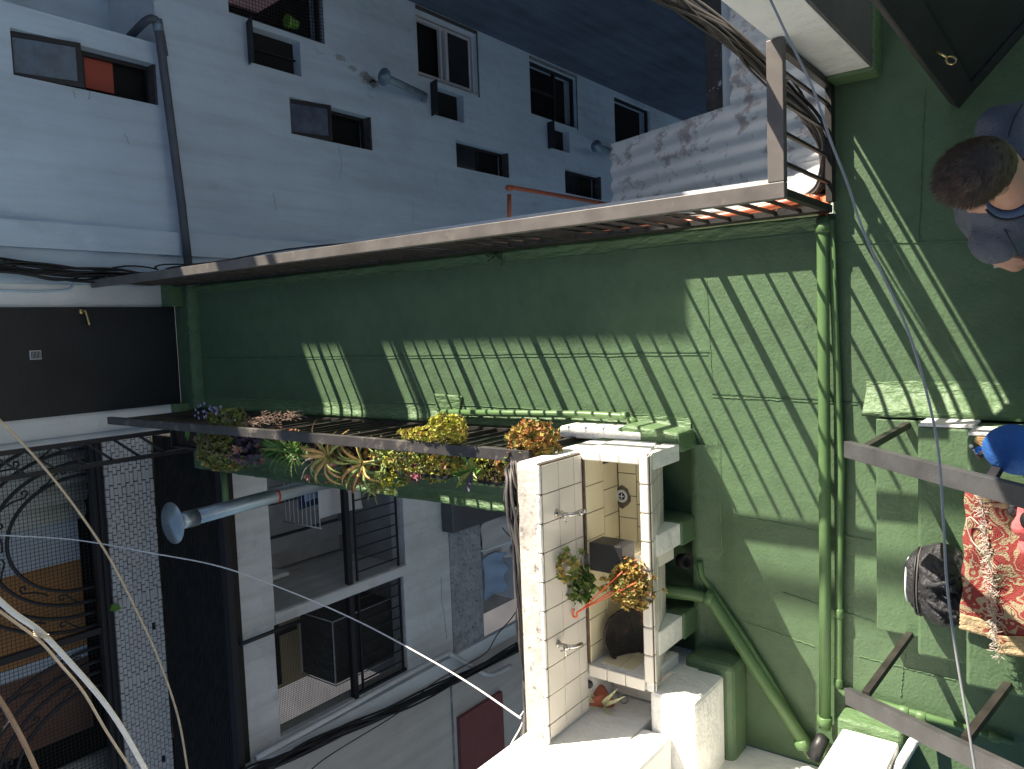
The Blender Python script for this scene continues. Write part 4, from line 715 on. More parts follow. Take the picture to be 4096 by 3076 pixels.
# ================================================================ STAIRS
ST = thing('stairs', 'green painted concrete stairs rising toward the viewer, with white lit edges', 'stairs', (-0.94, 0.0, 0.0))
for k in range(9):
    y1 = 0.80 - 0.2 * k; z1 = 0.10 + 0.2 * k; z0 = max(0.0, z1 - 0.2)
    MB().box(-1.42, -0.462, y1 - 0.2 if k < 8 else y1 - 1.0, y1, z0 if k else 0.0, z1).build('step', 'green', ST, 0.012 if k else 0.006)
    if k: MB().box(-0.461, -0.450, y1 - 0.2, y1 - 0.003, z1 - 0.2, z1 - 0.002).build('white_edge', 'white_paint', ST, 0.002)
    MB().box(-1.42, -0.463, -1.8, y1 - 0.2005, z0 if k else 0.0, z1 - 0.003).build('step_core', 'green', ST) if k < 8 else None
def hand(lab, pts, posts):
    H = thing('stair_handrail', lab, 'handrail', pts[0]); MB().bar(pts[0], pts[1], 0.062, 0.03, (0, 0.7, 0.7)).build('rail_bar', 'stair_rail', H, 0.002)
    for a, b in posts: MB().bar(a, b, 0.026, 0.026, (0, 1, 0)).build('post', 'bar', H)
hand('wide grey black stair handrail, the one above the backpack', [(-0.510,0.776,0.680), (-0.52, 0.02, 1.40)], [((-0.485, 0.675, 0.095), (-0.495, 0.70, 0.76)), ((-0.49, 0.26, 0.5), (-0.50, 0.26, 1.17))])
hand('wide grey black stair handrail at the lower right corner by the white wall', [(-1.485,0.779,0.680), (-1.290,0.154,1.350)], [((-1.415, 0.665, 0.08), (-1.435,0.701,0.740)), ((-1.385, 0.265, 0.49), (-1.339,0.328,1.100))])

# ================================================================ CABLES
def bundle(label, pts, n, spread, r, mats=('cable',), name='cable_bundle', cat='cables', loose=0, gather=None, sm=5):
    P = smooth(pts, sm); T = thing(name, label, cat, pts[0])
    for k in range(n):
        a = R_.uniform(0, 2 * PI); rad = spread * math.sqrt(R_.random()) * (2.0 if k < loose else 1); ph = R_.uniform(0, 9); f = R_.uniform(.5, 1.6); Q = []
        for i, p in enumerate(P):
            d = (P[min(i + 1, len(P) - 1)] - P[max(i - 1, 0)]).normalized(); u, v = frame(d); aa = a + .9 * math.sin(i * .22 * f + ph); g = 1 if not gather else 0.55 + 0.45 * abs(math.sin(i * gather)); Q.append(p + (u * math.cos(aa) + v * math.sin(aa)) * rad * g)
        MB().tube(Q, r * R_.uniform(.75, 1.25), 6).build('cable', mats[k % len(mats)], T)
    return T
bundle('bundle of black cables crossing the pale wall to the far end of the right railing', [(0.616,6.500,1.526), (0.593,6.500,1.250), (0.568,6.500,0.953), (0.567,6.500,0.552), (0.543,6.480,0.247), (0.56, 6.35, 0.2), (0.57, 5.6, 0.02), (0.56, 4.0, -0.03)], 15, 0.05, 0.008, ('cable',), loose=4)
bundle('heavy bundle of cables curling down beside the white pier', [(1.117,1.200,1.472), (1.122,1.200,1.272), (1.102,1.180,0.969), (1.079,1.160,0.650), (1.021,1.140,0.322), (0.903,1.064,0.200), (0.813,1.032,0.080), (0.701,1.019,0.020), (0.607,1.047,-0.030), (0.554,1.125,-0.080), (0.534,1.248,-0.120), (0.529,1.492,-0.150), (0.6, 2.6, -0.16), (0.6, 3.6, -0.16)], 22, 0.034, 0.006, ('cable', 'cable', 'cable_grey'), loose=4)
bundle('thick bundle of grey cables draped down behind the tiled splashback', [(-0.707,2.500,0.353), (-0.687,2.360,0.653), (-0.702,2.260,0.863), (-0.768,2.230,0.911), (-0.881,2.220,0.898), (-1.043,2.220,0.879), (-1.319,2.220,0.866), (-1.555,2.220,0.850), (-1.750,2.220,0.828), (-1.904,2.220,0.825), (-2.018,2.220,0.909), (-2.090,2.220,1.138)], 30, 0.044, 0.006, ('cable_grey', 'cable_grey', 'cable'), loose=4, gather=0.25)
bundle('bundle of black cables running down the corner of the cream building', [(-4.422,6.400,-4.897), (-4.406,6.400,-4.385), (-4.358,6.400,-3.165), (-4.327,6.420,-2.190), (-4.254,6.420,-1.505), (-4.189,6.420,-0.899), (-4.145,6.420,-0.436), (-4.148,6.420,0.012)], 13, 0.045, 0.011, ('cable',), loose=3)
def wire(label, pts, r, m, n=8, sm=8, name='overhead_cable', cat='cable'): return tag(MB().tube(smooth(pts, sm), r, n).build(name, m), label, cat)
wire('silver grey cable sagging across the whole right side in front of the stairs', [(0.609,0.511,2.300), (0.520,0.474,2.300), (0.415,0.429,2.300), (0.318,0.399,2.300), (0.232,0.369,2.300), (0.164,0.349,2.300), (0.080,0.317,2.300), (-0.019,0.276,2.300), (-0.116,0.248,2.300), (-0.228,0.226,2.300), (-0.356,0.217,2.300), (-0.470,0.211,2.300), (-0.582,0.198,2.300), (-0.710,0.179,2.300), (-0.821,0.163,2.300)], 0.0023, 'cable_steel')
wire('thin white cable stretched from the iron grille to the cable bundle at the sink', [(-1.560,7.400,1.349), (-1.666,7.000,0.866), (-1.733,6.200,0.605), (-1.821,5.600,0.359), (-2.008,5.000,0.110), (-2.155,4.400,-0.009), (-2.184,3.600,0.137), (-2.133,3.000,0.365), (-1.950,2.300,0.808)], 0.0055, 'cable_white')
wire('tan cord crossing the grille and the white bricks', [(-0.328,4.600,2.228), (-0.551,4.600,2.069), (-0.750,4.600,1.944), (-0.986,4.600,1.814), (-1.268,4.600,1.679), (-1.640,4.600,1.541), (-1.966,4.600,1.435), (-2.360,4.600,1.343), (-2.774,4.600,1.301)], 0.007, 'cable_tan')
wire('thick white cable crossing the lower left corner', [(-0.487,1.800,3.220), (-0.553,1.800,3.174), (-0.612,1.800,3.125), (-0.708,1.800,3.067), (-0.804,1.800,3.014), (-0.906,1.800,2.968), (-1.066,1.800,2.908)], 0.006, 'cable_white', 12)
wire('thin tan cable tied along the thick white cable', [(-0.519,1.820,3.216), (-0.576,1.820,3.169), (-0.633,1.820,3.124), (-0.700,1.820,3.086), (-0.781,1.820,3.043), (-0.892,1.820,3.000), (-1.011,1.820,2.950), (-1.058,1.820,2.936)], 0.003, 'cable_tan')
wire('brown cord in the lowest left corner', [(-0.839,2.200,3.100), (-0.931,2.200,3.065), (-1.025,2.200,3.035), (-1.139,2.200,3.005)], 0.0065, 'cable_brown')
b = MB(); q = Vector((-0.616,1.800,3.126))
for k in range(3): b.tube([q + Vector((0, math.cos(a) * .014, math.sin(a) * .014)) + Vector((k * .004 - .004, 0, 0)) + Vector((math.sin(a) * .008, 0, 0)) for a in [2 * PI * i / 14 for i in range(15)]], 0.0012, 5, False)
tag(b.build('wire_tie', 'cable_tan'), 'twist of wire tying the tan cable to the thick white cable', 'tie')
wire('thin black cord drooping over the yard clutter beside the sink', [(-2.501,6.000,-3.773), (-2.892,6.000,-4.141), (-3.297,6.000,-4.270), (-3.646,6.000,-3.993), (-3.816,6.000,-3.595), (-4.100,6.200,-3.594), (-4.177,6.300,-3.255), (-4.247,6.400,-2.769), (-4.357,6.400,-2.220), (-4.394,6.400,-1.146), (-4.512,6.400,-0.787)], 0.007, 'cable', 6)
wire('white cord looping out of the bundle at the bottom of the sink wall', [(-1.940,2.300,0.819), (-1.903,2.280,0.782), (-1.949,2.250,0.876), (-2.020,2.250,0.974), (-2.163,2.250,1.012)], 0.004, 'cable_white', 6)
wire('painted over cable loop on the pale wall by the door', [(0.428,6.595,1.477), (0.421,6.595,1.227), (0.428,6.595,1.026), (0.444,6.595,0.921), (0.496,6.595,0.889), (0.544,6.595,0.900), (0.569,6.595,0.926)], 0.010, 'blue_wall', 8)
for k in range(12):
    i = k / 11; p = Vector((-0.780,2.250,0.859)).lerp(Vector((-1.968,2.250,0.780)), i); d = Vector((R_.uniform(-.3, .1), R_.uniform(-1, -.4), R_.uniform(-.2, .9))).normalized() * R_.uniform(.03, .07)
    tag(MB().tube([p, p + d], 0.0014, 5).build('cable_tie', 'cable_white' if k % 3 else 'cable'), ('pale' if k % 3 else 'black') + ' cable tie tail on the grey bundle, ' + ('level with the near tap', 'just below the upper end of the bundle', 'at the upper end of the bundle', 'level with the square black pot', 'level with the red hook', 'between the two taps', 'just above the far tap', 'level with the far tap', 'level with the rusty pan', 'level with the black stopper', 'level with the terracotta pot', 'at the lowest end of the bundle')[(2, 1, 0, 5, 3, 4, 8, 6, 7, 9, 10, 11)[k]], 'cable tie', 'cable ties on the bundle behind the splashback')

# ================================================================ PLANTS
def rnd_dir(up=0.3):
    while True:
        v = Vector((R_.uniform(-1, 1), R_.uniform(-1, 1), R_.uniform(-1, 1)))
        if 0.05 < v.length < 1: v.normalize(); v.z = v.z + up; return v.normalized()
def leaf(mb, p, d, up, L, W, fold=0.25):
    s = d.cross(up); s = s.normalized() if s.length > 1e-4 else Vector((1, 0, 0)); nn = s.cross(d).normalized()
    mb.add([p, p + d * L * .5 + s * W / 2 + nn * W * fold, p + d * L + nn * L * .08, p + d * L * .5 - s * W / 2 + nn * W * fold, p + d * L * .5 - nn * W * .05], [(0, 1, 4), (1, 2, 4), (2, 3, 4), (3, 0, 4)])
def rosette(mb, p, d, s, n=6):
    u, v = frame(d)
    for k in range(n):
        a = 2 * PI * k / n + R_.uniform(-.2, .2); q = (u * math.cos(a) + v * math.sin(a)) * .85 + d * .6; leaf(mb, p, q.normalized(), d, s * R_.uniform(.7, 1.1), s * .62)
def clump(plant, c, rad, n, s, mats, up=0.4, nl=6, solid=0.75, name='foliage'):
    mbs = [MB() for _ in mats]; c = Vector(c)
    for k in range(n):
        d = rnd_dir(up); t = R_.uniform(solid, 1.0) * (1 + .12 * math.sin(d.x * 7 + d.y * 9)); p = c + Vector((d.x * rad[0], d.y * rad[1], d.z * rad[2])) * t
        rosette(mbs[int(R_.random() ** 1.3 * len(mats))], p, (d + rnd_dir(.2) * .6).normalized(), s * R_.uniform(.7, 1.2), nl)
    for mb, m in zip(mbs, mats):
        if mb.v: tag(mb.build(name, m, plant), kind='stuff')
def plant(name, label, loc, cat='plant', group=None): return thing(name, label, cat, loc, group)
PLY = [((-0.848,6.075,0.450)[1], (-0.848,4.948,0.450)[1] + .02), ((-0.855,4.799,0.450)[1], (-0.831,4.235,0.450)[1]), ((-0.828,4.187,0.450)[1], (-0.832,3.626,0.450)[1]), ((-0.828,3.584,0.450)[1], (-0.856,3.052,0.450)[1]), ((-0.883,2.907,0.450)[1], 2.32)]
for (ya, yb), lab in zip(PLY, ('farthest black planter, with lilac flowers and olive succulents', 'black planter full of spiky grass-green leaves', 'black planter hidden under the orange aloe', 'black planter with bright yellow sedum spilling over', 'black planter nearest the sink, with a spotted aloe')):
    T = thing('planter', lab, 'planter', (-0.80, (ya + yb) / 2, 0.27), 'black planters hung outside the left railing'); y0, y1 = min(ya, yb), max(ya, yb); x0, x1 = -0.865, -0.672; b = MB()
    for z0, z1, e in ((0.27, 0.435, 0.0), (0.435, 0.45, 0.006)):
        b.box(x0 - e, x0 + .008, y0, y1, z0, z1); b.box(x1 - .008, x1 + e, y0, y1, z0, z1); b.box(x0 + .008, x1 - .008, y0 - e, y0 + .008, z0, z1); b.box(x0 + .008, x1 - .008, y1 - .008, y1 + e, z0, z1)
    b.build('trough', 'planter', T); MB().box(x0 + .008, x1 - .008, y0 + .008, y1 - .008, 0.27, 0.405).build('soil', 'soil', T)
def blades(plant_, c, n, L, W, m, droop=0.6, spread=1.0, name='leaf', stuff=False, up0=.7):
    c = Vector(c); acc = MB()
    for k in range(n):
        a = R_.uniform(0, 2 * PI); out = Vector((math.cos(a), math.sin(a), 0)); l = L * R_.uniform(.7, 1.1); P = []; v = (out * spread * R_.uniform(.4, 1) + Vector((0, 0, up0))).normalized(); p = c + out * W * .5
        for i in range(6): P.append(p.copy()); p = p + v * l / 5; v = (v + Vector((0, 0, -droop * .35)) + out * .02).normalized()
        mb = acc if stuff else MB(); vs = []
        for i, q in enumerate(P):
            w_ = W * (1 - (i / 5) ** 1.6) * .5 + .0006; d = (P[min(i + 1, 5)] - P[max(i - 1, 0)]).normalized(); s = d.cross(Vector((0, 0, 1))); s = s.normalized() if s.length > 1e-3 else Vector((1, 0, 0)); nn = s.cross(d); vs += [q + s * w_, q - nn * w_ * .5, q - s * w_, q + nn * w_ * .12]
        mb.add(vs, [(i * 4 + j, i * 4 + (j + 1) % 4, i * 4 + 4 + (j + 1) % 4, i * 4 + 4 + j) for i in range(5) for j in range(4)])
        if not stuff: mb.build(name, m if isinstance(m, str) else R_.choice(m), plant_)
    if stuff: tag(acc.build(name, m if isinstance(m, str) else m[0], plant_), kind='stuff')
def aloe(label, c, n, L, W, mats, curl=1.0, group=None):
    T = plant('aloe', label, c, 'aloe', group); c = Vector(c)
    for k in range(n):
        a = 2 * PI * k / n * 1.0 + R_.uniform(-.25, .25); out = Vector((math.cos(a), math.sin(a), 0)); sd = Vector((-math.sin(a), math.cos(a), 0)); l = L * R_.uniform(.75, 1.1); el = R_.uniform(.25, 1.1); v = (out + Vector((0, 0, el))).normalized(); p = c + out * .01; P = []; cu = R_.uniform(-.6, .9) * curl
        for i in range(11): P.append(p.copy()); p = p + v * l / 10; v = (v + Vector((0, 0, -.22 * curl * (1 if i > 2 else 0))) + sd * cu * .12).normalized()
        vs = []; fs = []; mb = MB()
        for i, q in enumerate(P):
            t = i / 10; w_ = W * .5 * (1 - t ** 1.5) + .0008; d = (P[min(i + 1, 10)] - P[max(i - 1, 0)]).normalized(); s = d.cross(Vector((0, 0, 1))); s = s.normalized() if s.length > 1e-3 else sd; nn = s.cross(d).normalized(); vs += [q + s * w_, q - nn * w_ * .55, q - s * w_, q + nn * w_ * .1]
            if 0 < i < 10:
                for e in (-1, 1): b0 = q + s * w_ * e; mb.add([b0 - d * .003, b0 + d * .003, b0 + s * e * .006 + d * .003], [(0, 1, 2), (2, 1, 0)])
        mb.add(vs, [(i * 4 + j, i * 4 + (j + 1) % 4, i * 4 + 4 + (j + 1) % 4, i * 4 + 4 + j) for i in range(10) for j in range(4)], True); mb.build('leaf', R_.choice(mats), T)
    return T
p = plant('succulent', 'olive succulent mound with lilac flowers by the far end of the left railing', (-0.683,5.279,0.520)); clump(p, (-0.568,4.949,0.640), (.08, .2, .09), 320, .024, ('olive', 'leaf_mid', 'olive')); 
clump(p, (-0.792,5.367,0.480), (.11, .25, .08), 420, .026, ('olive', 'dry', 'leaf_mid')); clump(p, (-0.928,5.466,0.380), (.09, .3, .08), 360, .026, ('olive', 'leaf_mid', 'sedum_gold'), up=0.1)
f = MB(); 
for k in range(34): q = Vector((-0.505,4.988,0.720)) + Vector((R_.gauss(0, .03), R_.gauss(0, .12), R_.gauss(0, .03))); rosette(f, q, Vector((0, 0, 1)), .018, 5)
tag(f.build('flower_mass', 'lilac', p), kind='stuff')
p = plant('leafy_plant', 'single broad green leaves at the far corner of the farthest planter', (-0.770,5.788,0.470))
for q in ((-0.760,5.786,0.490), (-0.754,5.620,0.490), (-0.776,5.558,0.470)): b = MB(); leaf(b, Vector(q), Vector((.3, -.8, .1)).normalized(), Vector((0, 0, 1)), .12, .11, .1); b.build('leaf', 'leaf_green', p)
p = plant('dark_succulent', 'dark violet spiky leaves in the near half of the farthest planter', (-0.843,5.092,0.420)); clump(p, (-0.821,5.060,0.440), (.1, .22, .05), 90, .04, ('darkleaf', 'dry'), nl=7)
p = plant('rosette', 'single pinkish rosette in the farthest planter', (-0.819,5.103,0.470)); b = MB(); rosette(b, Vector((-0.811,5.051,0.500)), Vector((0, 0, 1)), .055, 6); b.build('leaf_rosette', 'pinkish', p)
p = plant('dry_plant', 'dry brown trailing twigs leaning over the left railing', (-0.589,4.608,0.620)); tw = MB()
for k in range(150):
    t = R_.random(); q = Vector((-0.599,4.750,0.670)).lerp(Vector((-0.511,4.263,0.570)), t) + Vector((R_.gauss(0, .02), R_.gauss(0, .03), R_.gauss(0, .02))); tw.tube([q, q + Vector((R_.uniform(-.02, .03), R_.uniform(-.08, -.02), R_.uniform(-.02, .03)))], .0016, 4, False); rosette(tw, q, rnd_dir(.5), .012, 4)
tag(tw.build('twig_mass', 'dry', p), kind='stuff')
p = plant('grass_leaf_plant', 'green strappy leaved plant filling the second planter', (-0.777,4.587,0.420)); blades(p, (-0.788,4.614,0.420), 34, .19, .018, ('leaf_green', 'leaf_mid', 'leaf_green'), .5); blades(p, (-0.803,4.485,0.420), 26, .19, .018, ('leaf_green', 'leaf_mid'), .6); blades(p, (-0.787,4.748,0.420), 120, .12, .006, 'leaf_green', .6, stuff=True, name='fine_leaves'); blades(p, (-0.814,4.410,0.420), 110, .12, .006, 'leaf_green', .6, stuff=True, name='fine_leaves')
clump(p, (-0.642,4.344,0.600), (.03, .22, .03), 70, .018, ('pinkish', 'dry', 'sedum_gold'), name='flower_spray')
aloe('orange tinted aloe with long curling toothed leaves, leftmost of the sunlit aloes', (-0.765,3.914,0.620), 15, .27, .034, ('aloe_orange', 'aloe', 'aloe_orange'), 1.25)
aloe('pale green aloe beside the orange one', (-0.808,3.656,0.560), 13, .22, .028, ('aloe', 'aloe_orange', 'leaf_mid'), 1.1)
aloe('small upright green aloe behind the pale one, next to the yellow sedum', (-0.740,3.422,0.560), 10, .16, .024, ('leaf_mid', 'aloe'), .7)
aloe('small green aloe hanging over the edge below the pale one', (-0.959,3.693,0.420), 12, .15, .02, ('leaf_mid', 'aloe', 'leaf_mid'), .9)
p = plant('sedum', 'orange brown sedum carpet under the aloes', (-0.811,3.909,0.420)); clump(p, (-0.794,3.886,0.420), (.10, .33, .08), 420, .02, ('sedum_orange', 'olive', 'sedum_gold', 'dry'), nl=6); clump(p, (-0.964,4.106,0.340), (.06, .2, .05), 60, .02, ('sedum_orange', 'leaf_mid'))
for q, lab in (((-0.979,4.418,0.370), 'pinkish rosette on a bare grey stem below the green strappy plant'), ((-0.861,4.176,0.480), 'pinkish rosette nearest the orange aloe'), ((-0.847,3.954,0.520), 'pinkish rosette tucked under the orange aloe leaves'), ((-1.047,4.005,0.320), 'small pink rosette hanging below the pale aloe'), ((-1.039,3.792,0.320), 'pink rosette hanging lowest over the ledge')):
    p = plant('rosette', lab, q); b = MB(); rosette(b, Vector(q), (rnd_dir(.8)), .055, 7); rosette(b, Vector(q) + Vector((0, 0, .008)), Vector((0, 0, 1)), .035, 6); b.build('leaf_rosette', 'pinkish', p); MB().tube(smooth([q, Vector(q) + Vector((.04, -.02, -.02)), Vector((-0.812,4.034,0.470))], 5), .003, 5).build('stem', 'stem', p)
p = plant('branching_plant', 'bare grey branching stems beside the orange aloe', (-0.809,4.223,0.470))
for k in range(8): q = Vector((-0.799,4.137,0.500)); e = Vector((R_.uniform(-.18, .05), R_.uniform(-.05, .3), R_.uniform(-.05, .15))); MB().tube(smooth([q, q + e * .5 + Vector((0, 0, .04)), q + e], 4), .003, 5).build('stem', 'stem', p)
p = plant('yellow_sedum', 'bright yellow sedum spilling over the left railing', (-0.629,3.104,0.520)); clump(p, (-0.490,2.709,0.800), (.06, .12, .06), 240, .021, ('sedum_yellow', 'sedum_yellow', 'sedum_gold'), nl=6)
clump(p, (-0.557,2.911,0.740), (.03, .22, .05), 200, .02, ('sedum_yellow', 'sedum_gold'), nl=6); clump(p, (-0.539,2.710,0.740), (.05, .07, .05), 110, .02, ('sedum_yellow', 'sedum_gold')); clump(p, (-0.731,3.203,0.520), (.10, .34, .12), 620, .021, ('olive', 'sedum_yellow', 'sedum_gold', 'leaf_mid')); clump(p, (-0.906,3.550,0.400), (.05, .12, .10), 130, .022, ('leaf_mid', 'sedum_yellow', 'sedum_yellow')); clump(p, (-0.991,3.741,0.270), (.06, .05, .08), 60, .02, ('sedum_yellow',)); clump(p, (-0.852,3.210,0.380), (.06, .1, .05), 90, .02, ('sedum_yellow', 'olive'))
tk = MB()
for k in range(14): q = Vector((-0.733,3.120,0.470)) + Vector((0, R_.gauss(0, .1), 0)); tk.tube([q, Vector((-0.552,2.862,0.700)) + Vector((0, R_.gauss(0, .1), 0))], .004, 5)
tag(tk.build('stem_mass', 'stem', p), kind='stuff')
p = plant('bromeliad', 'purple red bromeliad among the yellow sedum', (-0.827,3.264,0.470))
for k in range(9): a = 2 * PI * k / 9; b = MB(); leaf(b, Vector((-0.822,3.245,0.490)), Vector((math.cos(a), math.sin(a), .5)).normalized(), Vector((0, 0, 1)), .10, .035, .2); b.build('leaf', 'purple', p)
p = plant('rosette', 'grey pink rosette at the near end of the yellow sedum planter', (-0.761,3.010,0.500)); b = MB(); rosette(b, Vector((-0.756,2.992,0.520)), Vector((0, 0, 1)), .05, 8); b.build('leaf_rosette', 'pinkish', p)
p = plant('orange_sedum', 'round orange and yellow sedum cushion on the railing next to the sink', (-0.552,2.230,0.720)); clump(p, (-0.557,2.259,0.660), (.085, .13, .11), 420, .026, ('sedum_orange', 'sedum_gold', 'sedum_gold', 'leaf_mid'), nl=6); clump(p, (-0.647,2.342,0.670), (.07, .06, .10), 120, .026, ('sedum_orange', 'sedum_gold', 'leaf_mid')); clump(p, (-0.722,2.534,0.520), (.06, .06, .08), 60, .024, ('sedum_orange', 'leaf_mid'))
p = plant('moss_plant', 'low mossy green brown plant in the nearest planter', (-0.777,2.711,0.420)); clump(p, (-0.782,2.704,0.420), (.1, .16, .05), 220, .014, ('olive', 'leaf_mid', 'dry', 'sedum_gold')); clump(p, (-0.766,2.778,0.440), (.07, .05, .05), 60, .018, ('sedum_yellow', 'leaf_mid'))
p = plant('spotted_aloe', 'broad triangular spotted aloe at the far end of the nearest planter', (-0.793,2.846,0.470))
for k in range(8): a = 2 * PI * k / 8 + .2; b = MB(); leaf(b, Vector((-0.795,2.848,0.460)), Vector((math.cos(a), math.sin(a), .45)).normalized(), Vector((0, 0, 1)), .14, .055, .3); b.build('leaf', 'leaf_mid' if k % 2 else 'darkleaf' if k == 4 else 'leaf_green', p)
# on the sink divider
tag(MB().prism([(-1.05, 1.80, 0.50), (-1.19, 1.80, 0.50), (-1.19, 1.98, 0.50), (-1.05, 1.98, 0.50)], (0, 0, 0.13)).build('square_pot', 'planter', None, 0.006), 'square black pot standing upside down on the sink divider', 'pot')
p = plant('succulent', 'green succulent with small round leaves spilling over the tap wall of the sink', (-1.214,2.044,0.650)); clump(p, (-1.269,2.020,0.620), (.085, .045, .05), 90, .03, ('leaf_green', 'leaf_mid', 'leaf_mid')); clump(p, (-1.138,2.008,0.780), (.07, .03, .05), 36, .03, ('leaf_mid', 'sedum_gold')); clump(p, (-1.281,2.050,0.700), (.04, .03, .04), 20, .026, ('leaf_mid',)); clump(p, (-1.236,1.890,0.660), (.02, .02, .02), 8, .026, ('sedum_gold',))
for q in ((-1.182,2.034,0.800), (-1.049,2.007,0.780), (-1.075,1.974,0.700), (-1.354,2.062,0.660), (-1.153,1.979,0.750)): MB().tube(smooth([q, (Vector(q) + Vector((-1.228,2.010,0.620))) / 2 + Vector((0, 0, .01)), (-1.242,2.015,0.600)], 4), .0025, 5).build('stem', 'dry', p); b = MB(); rosette(b, Vector(q), Vector((0, -.3, 1)).normalized(), .03, 6); b.build('leaf_rosette', 'leaf_mid', p)
HB = thing('hanging_basket', 'golden brown bushy succulent in a basket with a red plastic hanger, on the sink divider', 'hanging basket', (-1.225,1.754,0.600)); hc = Vector((-1.232,1.766,0.600))
MB().lathe(hc + Vector((0, 0, -.07)), [(0.05, -.03), (0.075, 0.05), (0.08, 0.06), (0.07, .06)], 18).build('pot', 'planter', HB); clump(HB, hc, (.115, .105, .10), 620, .018, ('sedum_gold', 'sedum_gold', 'olive', 'sedum_orange'), nl=6); clump(HB, hc, (.07, .07, .07), 80, .03, ('olive', 'dry'), nl=6, solid=.3)
hk = Vector((-1.369,1.992,0.700))
for q in ((-1.149,1.769,0.680), (-1.184,1.692,0.690), (-1.246,1.820,0.660)): MB().tube(smooth([q, (Vector(q) + hk) / 2 + Vector((0, 0, .008)), hk], 4), .003, 6).build('hanger_strap', 'red_plastic', HB)
e1 = Vector((-1.406,2.039,0.700)); e2 = Vector((-1.370,2.032,0.700)); MB().tube(smooth([hk, (hk + e1) / 2, Vector((-1.409,2.020,0.700)), e1, e2], 5), .005, 8).build('hook', 'red_plastic', HB)
clump(HB, (-1.262,1.641,0.500), (.012, .012, .012), 6, .014, ('sedum_gold',)); MB().tube([(-1.272,1.684,0.550), (-1.262,1.641,0.500)], .0016, 5).build('stem', 'dry', HB)
SP = plant('spider_plant', 'cream striped spider plant in the terracotta pot', pc); blades(SP, pc + Vector((-0.35, -0.6, 0.7)).normalized() * .035, 20, .17, .024, 'varie', .55, 1.0, up0=.6)
tag(MB().prism([(-2.542,7.700,0.281), (-2.569,7.700,0.215), (-2.610,7.700,0.195), (-2.626,7.700,0.253), (-2.599,7.700,0.302)], (0, -.02, 0)).build('weed', 'leaf_green') , 'small green weed growing at the beam above the white bricks', 'plant')
p = plant('dead_weeds', 'little tuft of dry weeds caught at the base of the right railing', (0.444,2.966,0.020)); b = MB()
for k in range(26): q = Vector((0.445,2.958,0.030)) + Vector((R_.gauss(0, .012), R_.gauss(0, .045), 0)); b.tube([q, q + Vector((R_.uniform(-.05, .02), R_.uniform(-.05, .05), R_.uniform(0, .04)))], .0015, 4, False)
tag(b.build('twig_mass', 'black', p), kind='stuff')

# ================================================================ SOFT BODIES (people, bag) grown by voxel remesh
def blob(name, parts, m, parent=None, voxel=0.01, sm=2, label=None, noise=0.0, nf=8.0):
    mb = MB()
    for q in parts:
        if q[0] == 'cap':
            a, b, ra, rb = Vector(q[1]), Vector(q[2]), q[3], q[4]; d = (b - a); L = d.length; d = d.normalized() if L > 1e-6 else Vector((0, 0, 1)); prof = []
            for i in range(7): t = -PI / 2 + PI / 2 * i / 6; prof.append((max(ra * math.cos(t), 1e-4), ra * math.sin(t)))
            for i in range(7): t = PI / 2 * i / 6; prof.append((max(rb * math.cos(t), 1e-4), L + rb * math.sin(t)))
            mb.lathe(a, prof, 16, d)
        else:
            c, rad = Vector(q[1]), q[2]; f_, u_ = (Vector(q[3]).normalized(), Vector(q[4]).normalized()) if len(q) > 3 else (Vector((0, 1, 0)), Vector((0, 0, 1))); s_ = f_.cross(u_).normalized(); u_ = s_.cross(f_); n = 18; vs = []; fs = []
            for i in range(n + 1):
                t = PI * i / n
                for j in range(n): a = 2 * PI * j / n; vs.append(c + s_ * math.sin(t) * math.cos(a) * rad[0] + f_ * math.sin(t) * math.sin(a) * rad[1] + u_ * math.cos(t) * rad[2])
            for i in range(n):
                for j in range(n): fs.append((i * n + j, i * n + (j + 1) % n, (i + 1) * n + (j + 1) % n, (i + 1) * n + j))
            mb.add(vs, fs, True)
    me = bpy.data.meshes.new('tmp'); me.from_pydata(mb.v, [], mb.f); o = bpy.data.objects.new('tmp', me); C.objects.link(o)
    r = o.modifiers.new('r', 'REMESH'); r.mode = 'VOXEL'; r.voxel_size = voxel; s = o.modifiers.new('s', 'SMOOTH'); s.factor = 0.5; s.iterations = sm * 2
    bpy.context.view_layer.update(); dg = bpy.context.evaluated_depsgraph_get(); nm = bpy.data.meshes.new_from_object(o.evaluated_get(dg)); bpy.data.objects.remove(o); nm.name = name
    if noise:
        from mathutils import noise as N
        for v in nm.vertices:
            k = N.noise(v.co * nf) + .5 * N.noise(v.co * nf * 2.3); v.co += v.normal * noise * k
    nm.materials.clear(); nm.materials.append(M[m]); nm.polygons.foreach_set('use_smooth', [True] * len(nm.polygons)); return link(name, nm, parent, 0, label)
# ---- standing man at the right edge
MN = thing('person', 'man with short brown hair in a grey blue sweatshirt, seen from above, looking down', 'person', (0.33, 0.05, 0.0), None)
hd = Vector((0.359,0.276,1.380)); fd = Vector((-0.55, 0.80, -0.55)).normalized(); upv = Vector((-0.10, 0.35, 1.0)); sd_ = fd.cross(upv).normalized(); upv = sd_.cross(fd).normalized()
nk = Vector((0.327,0.202,1.240)); shR = Vector((0.516,0.240,1.120)); shL = Vector((0.201,0.257,1.100)); pel = Vector((0.33, 0.03, 0.72))
elL = Vector((0.208,0.294,1.000)); haL = Vector((0.172,0.278,0.970)); elR = Vector((0.60, 0.12, 0.86)); haR = Vector((0.44, 0.24, 0.80))
hipL, hipR = pel + Vector((-.09, 0, 0)), pel + Vector((.09, 0, 0)); knL, knR = Vector((0.22, 0.06, 0.38)), Vector((0.45, 0.04, 0.38)); ftL, ftR = Vector((0.21, 0.0, 0.06)), Vector((0.47, -0.02, 0.06))
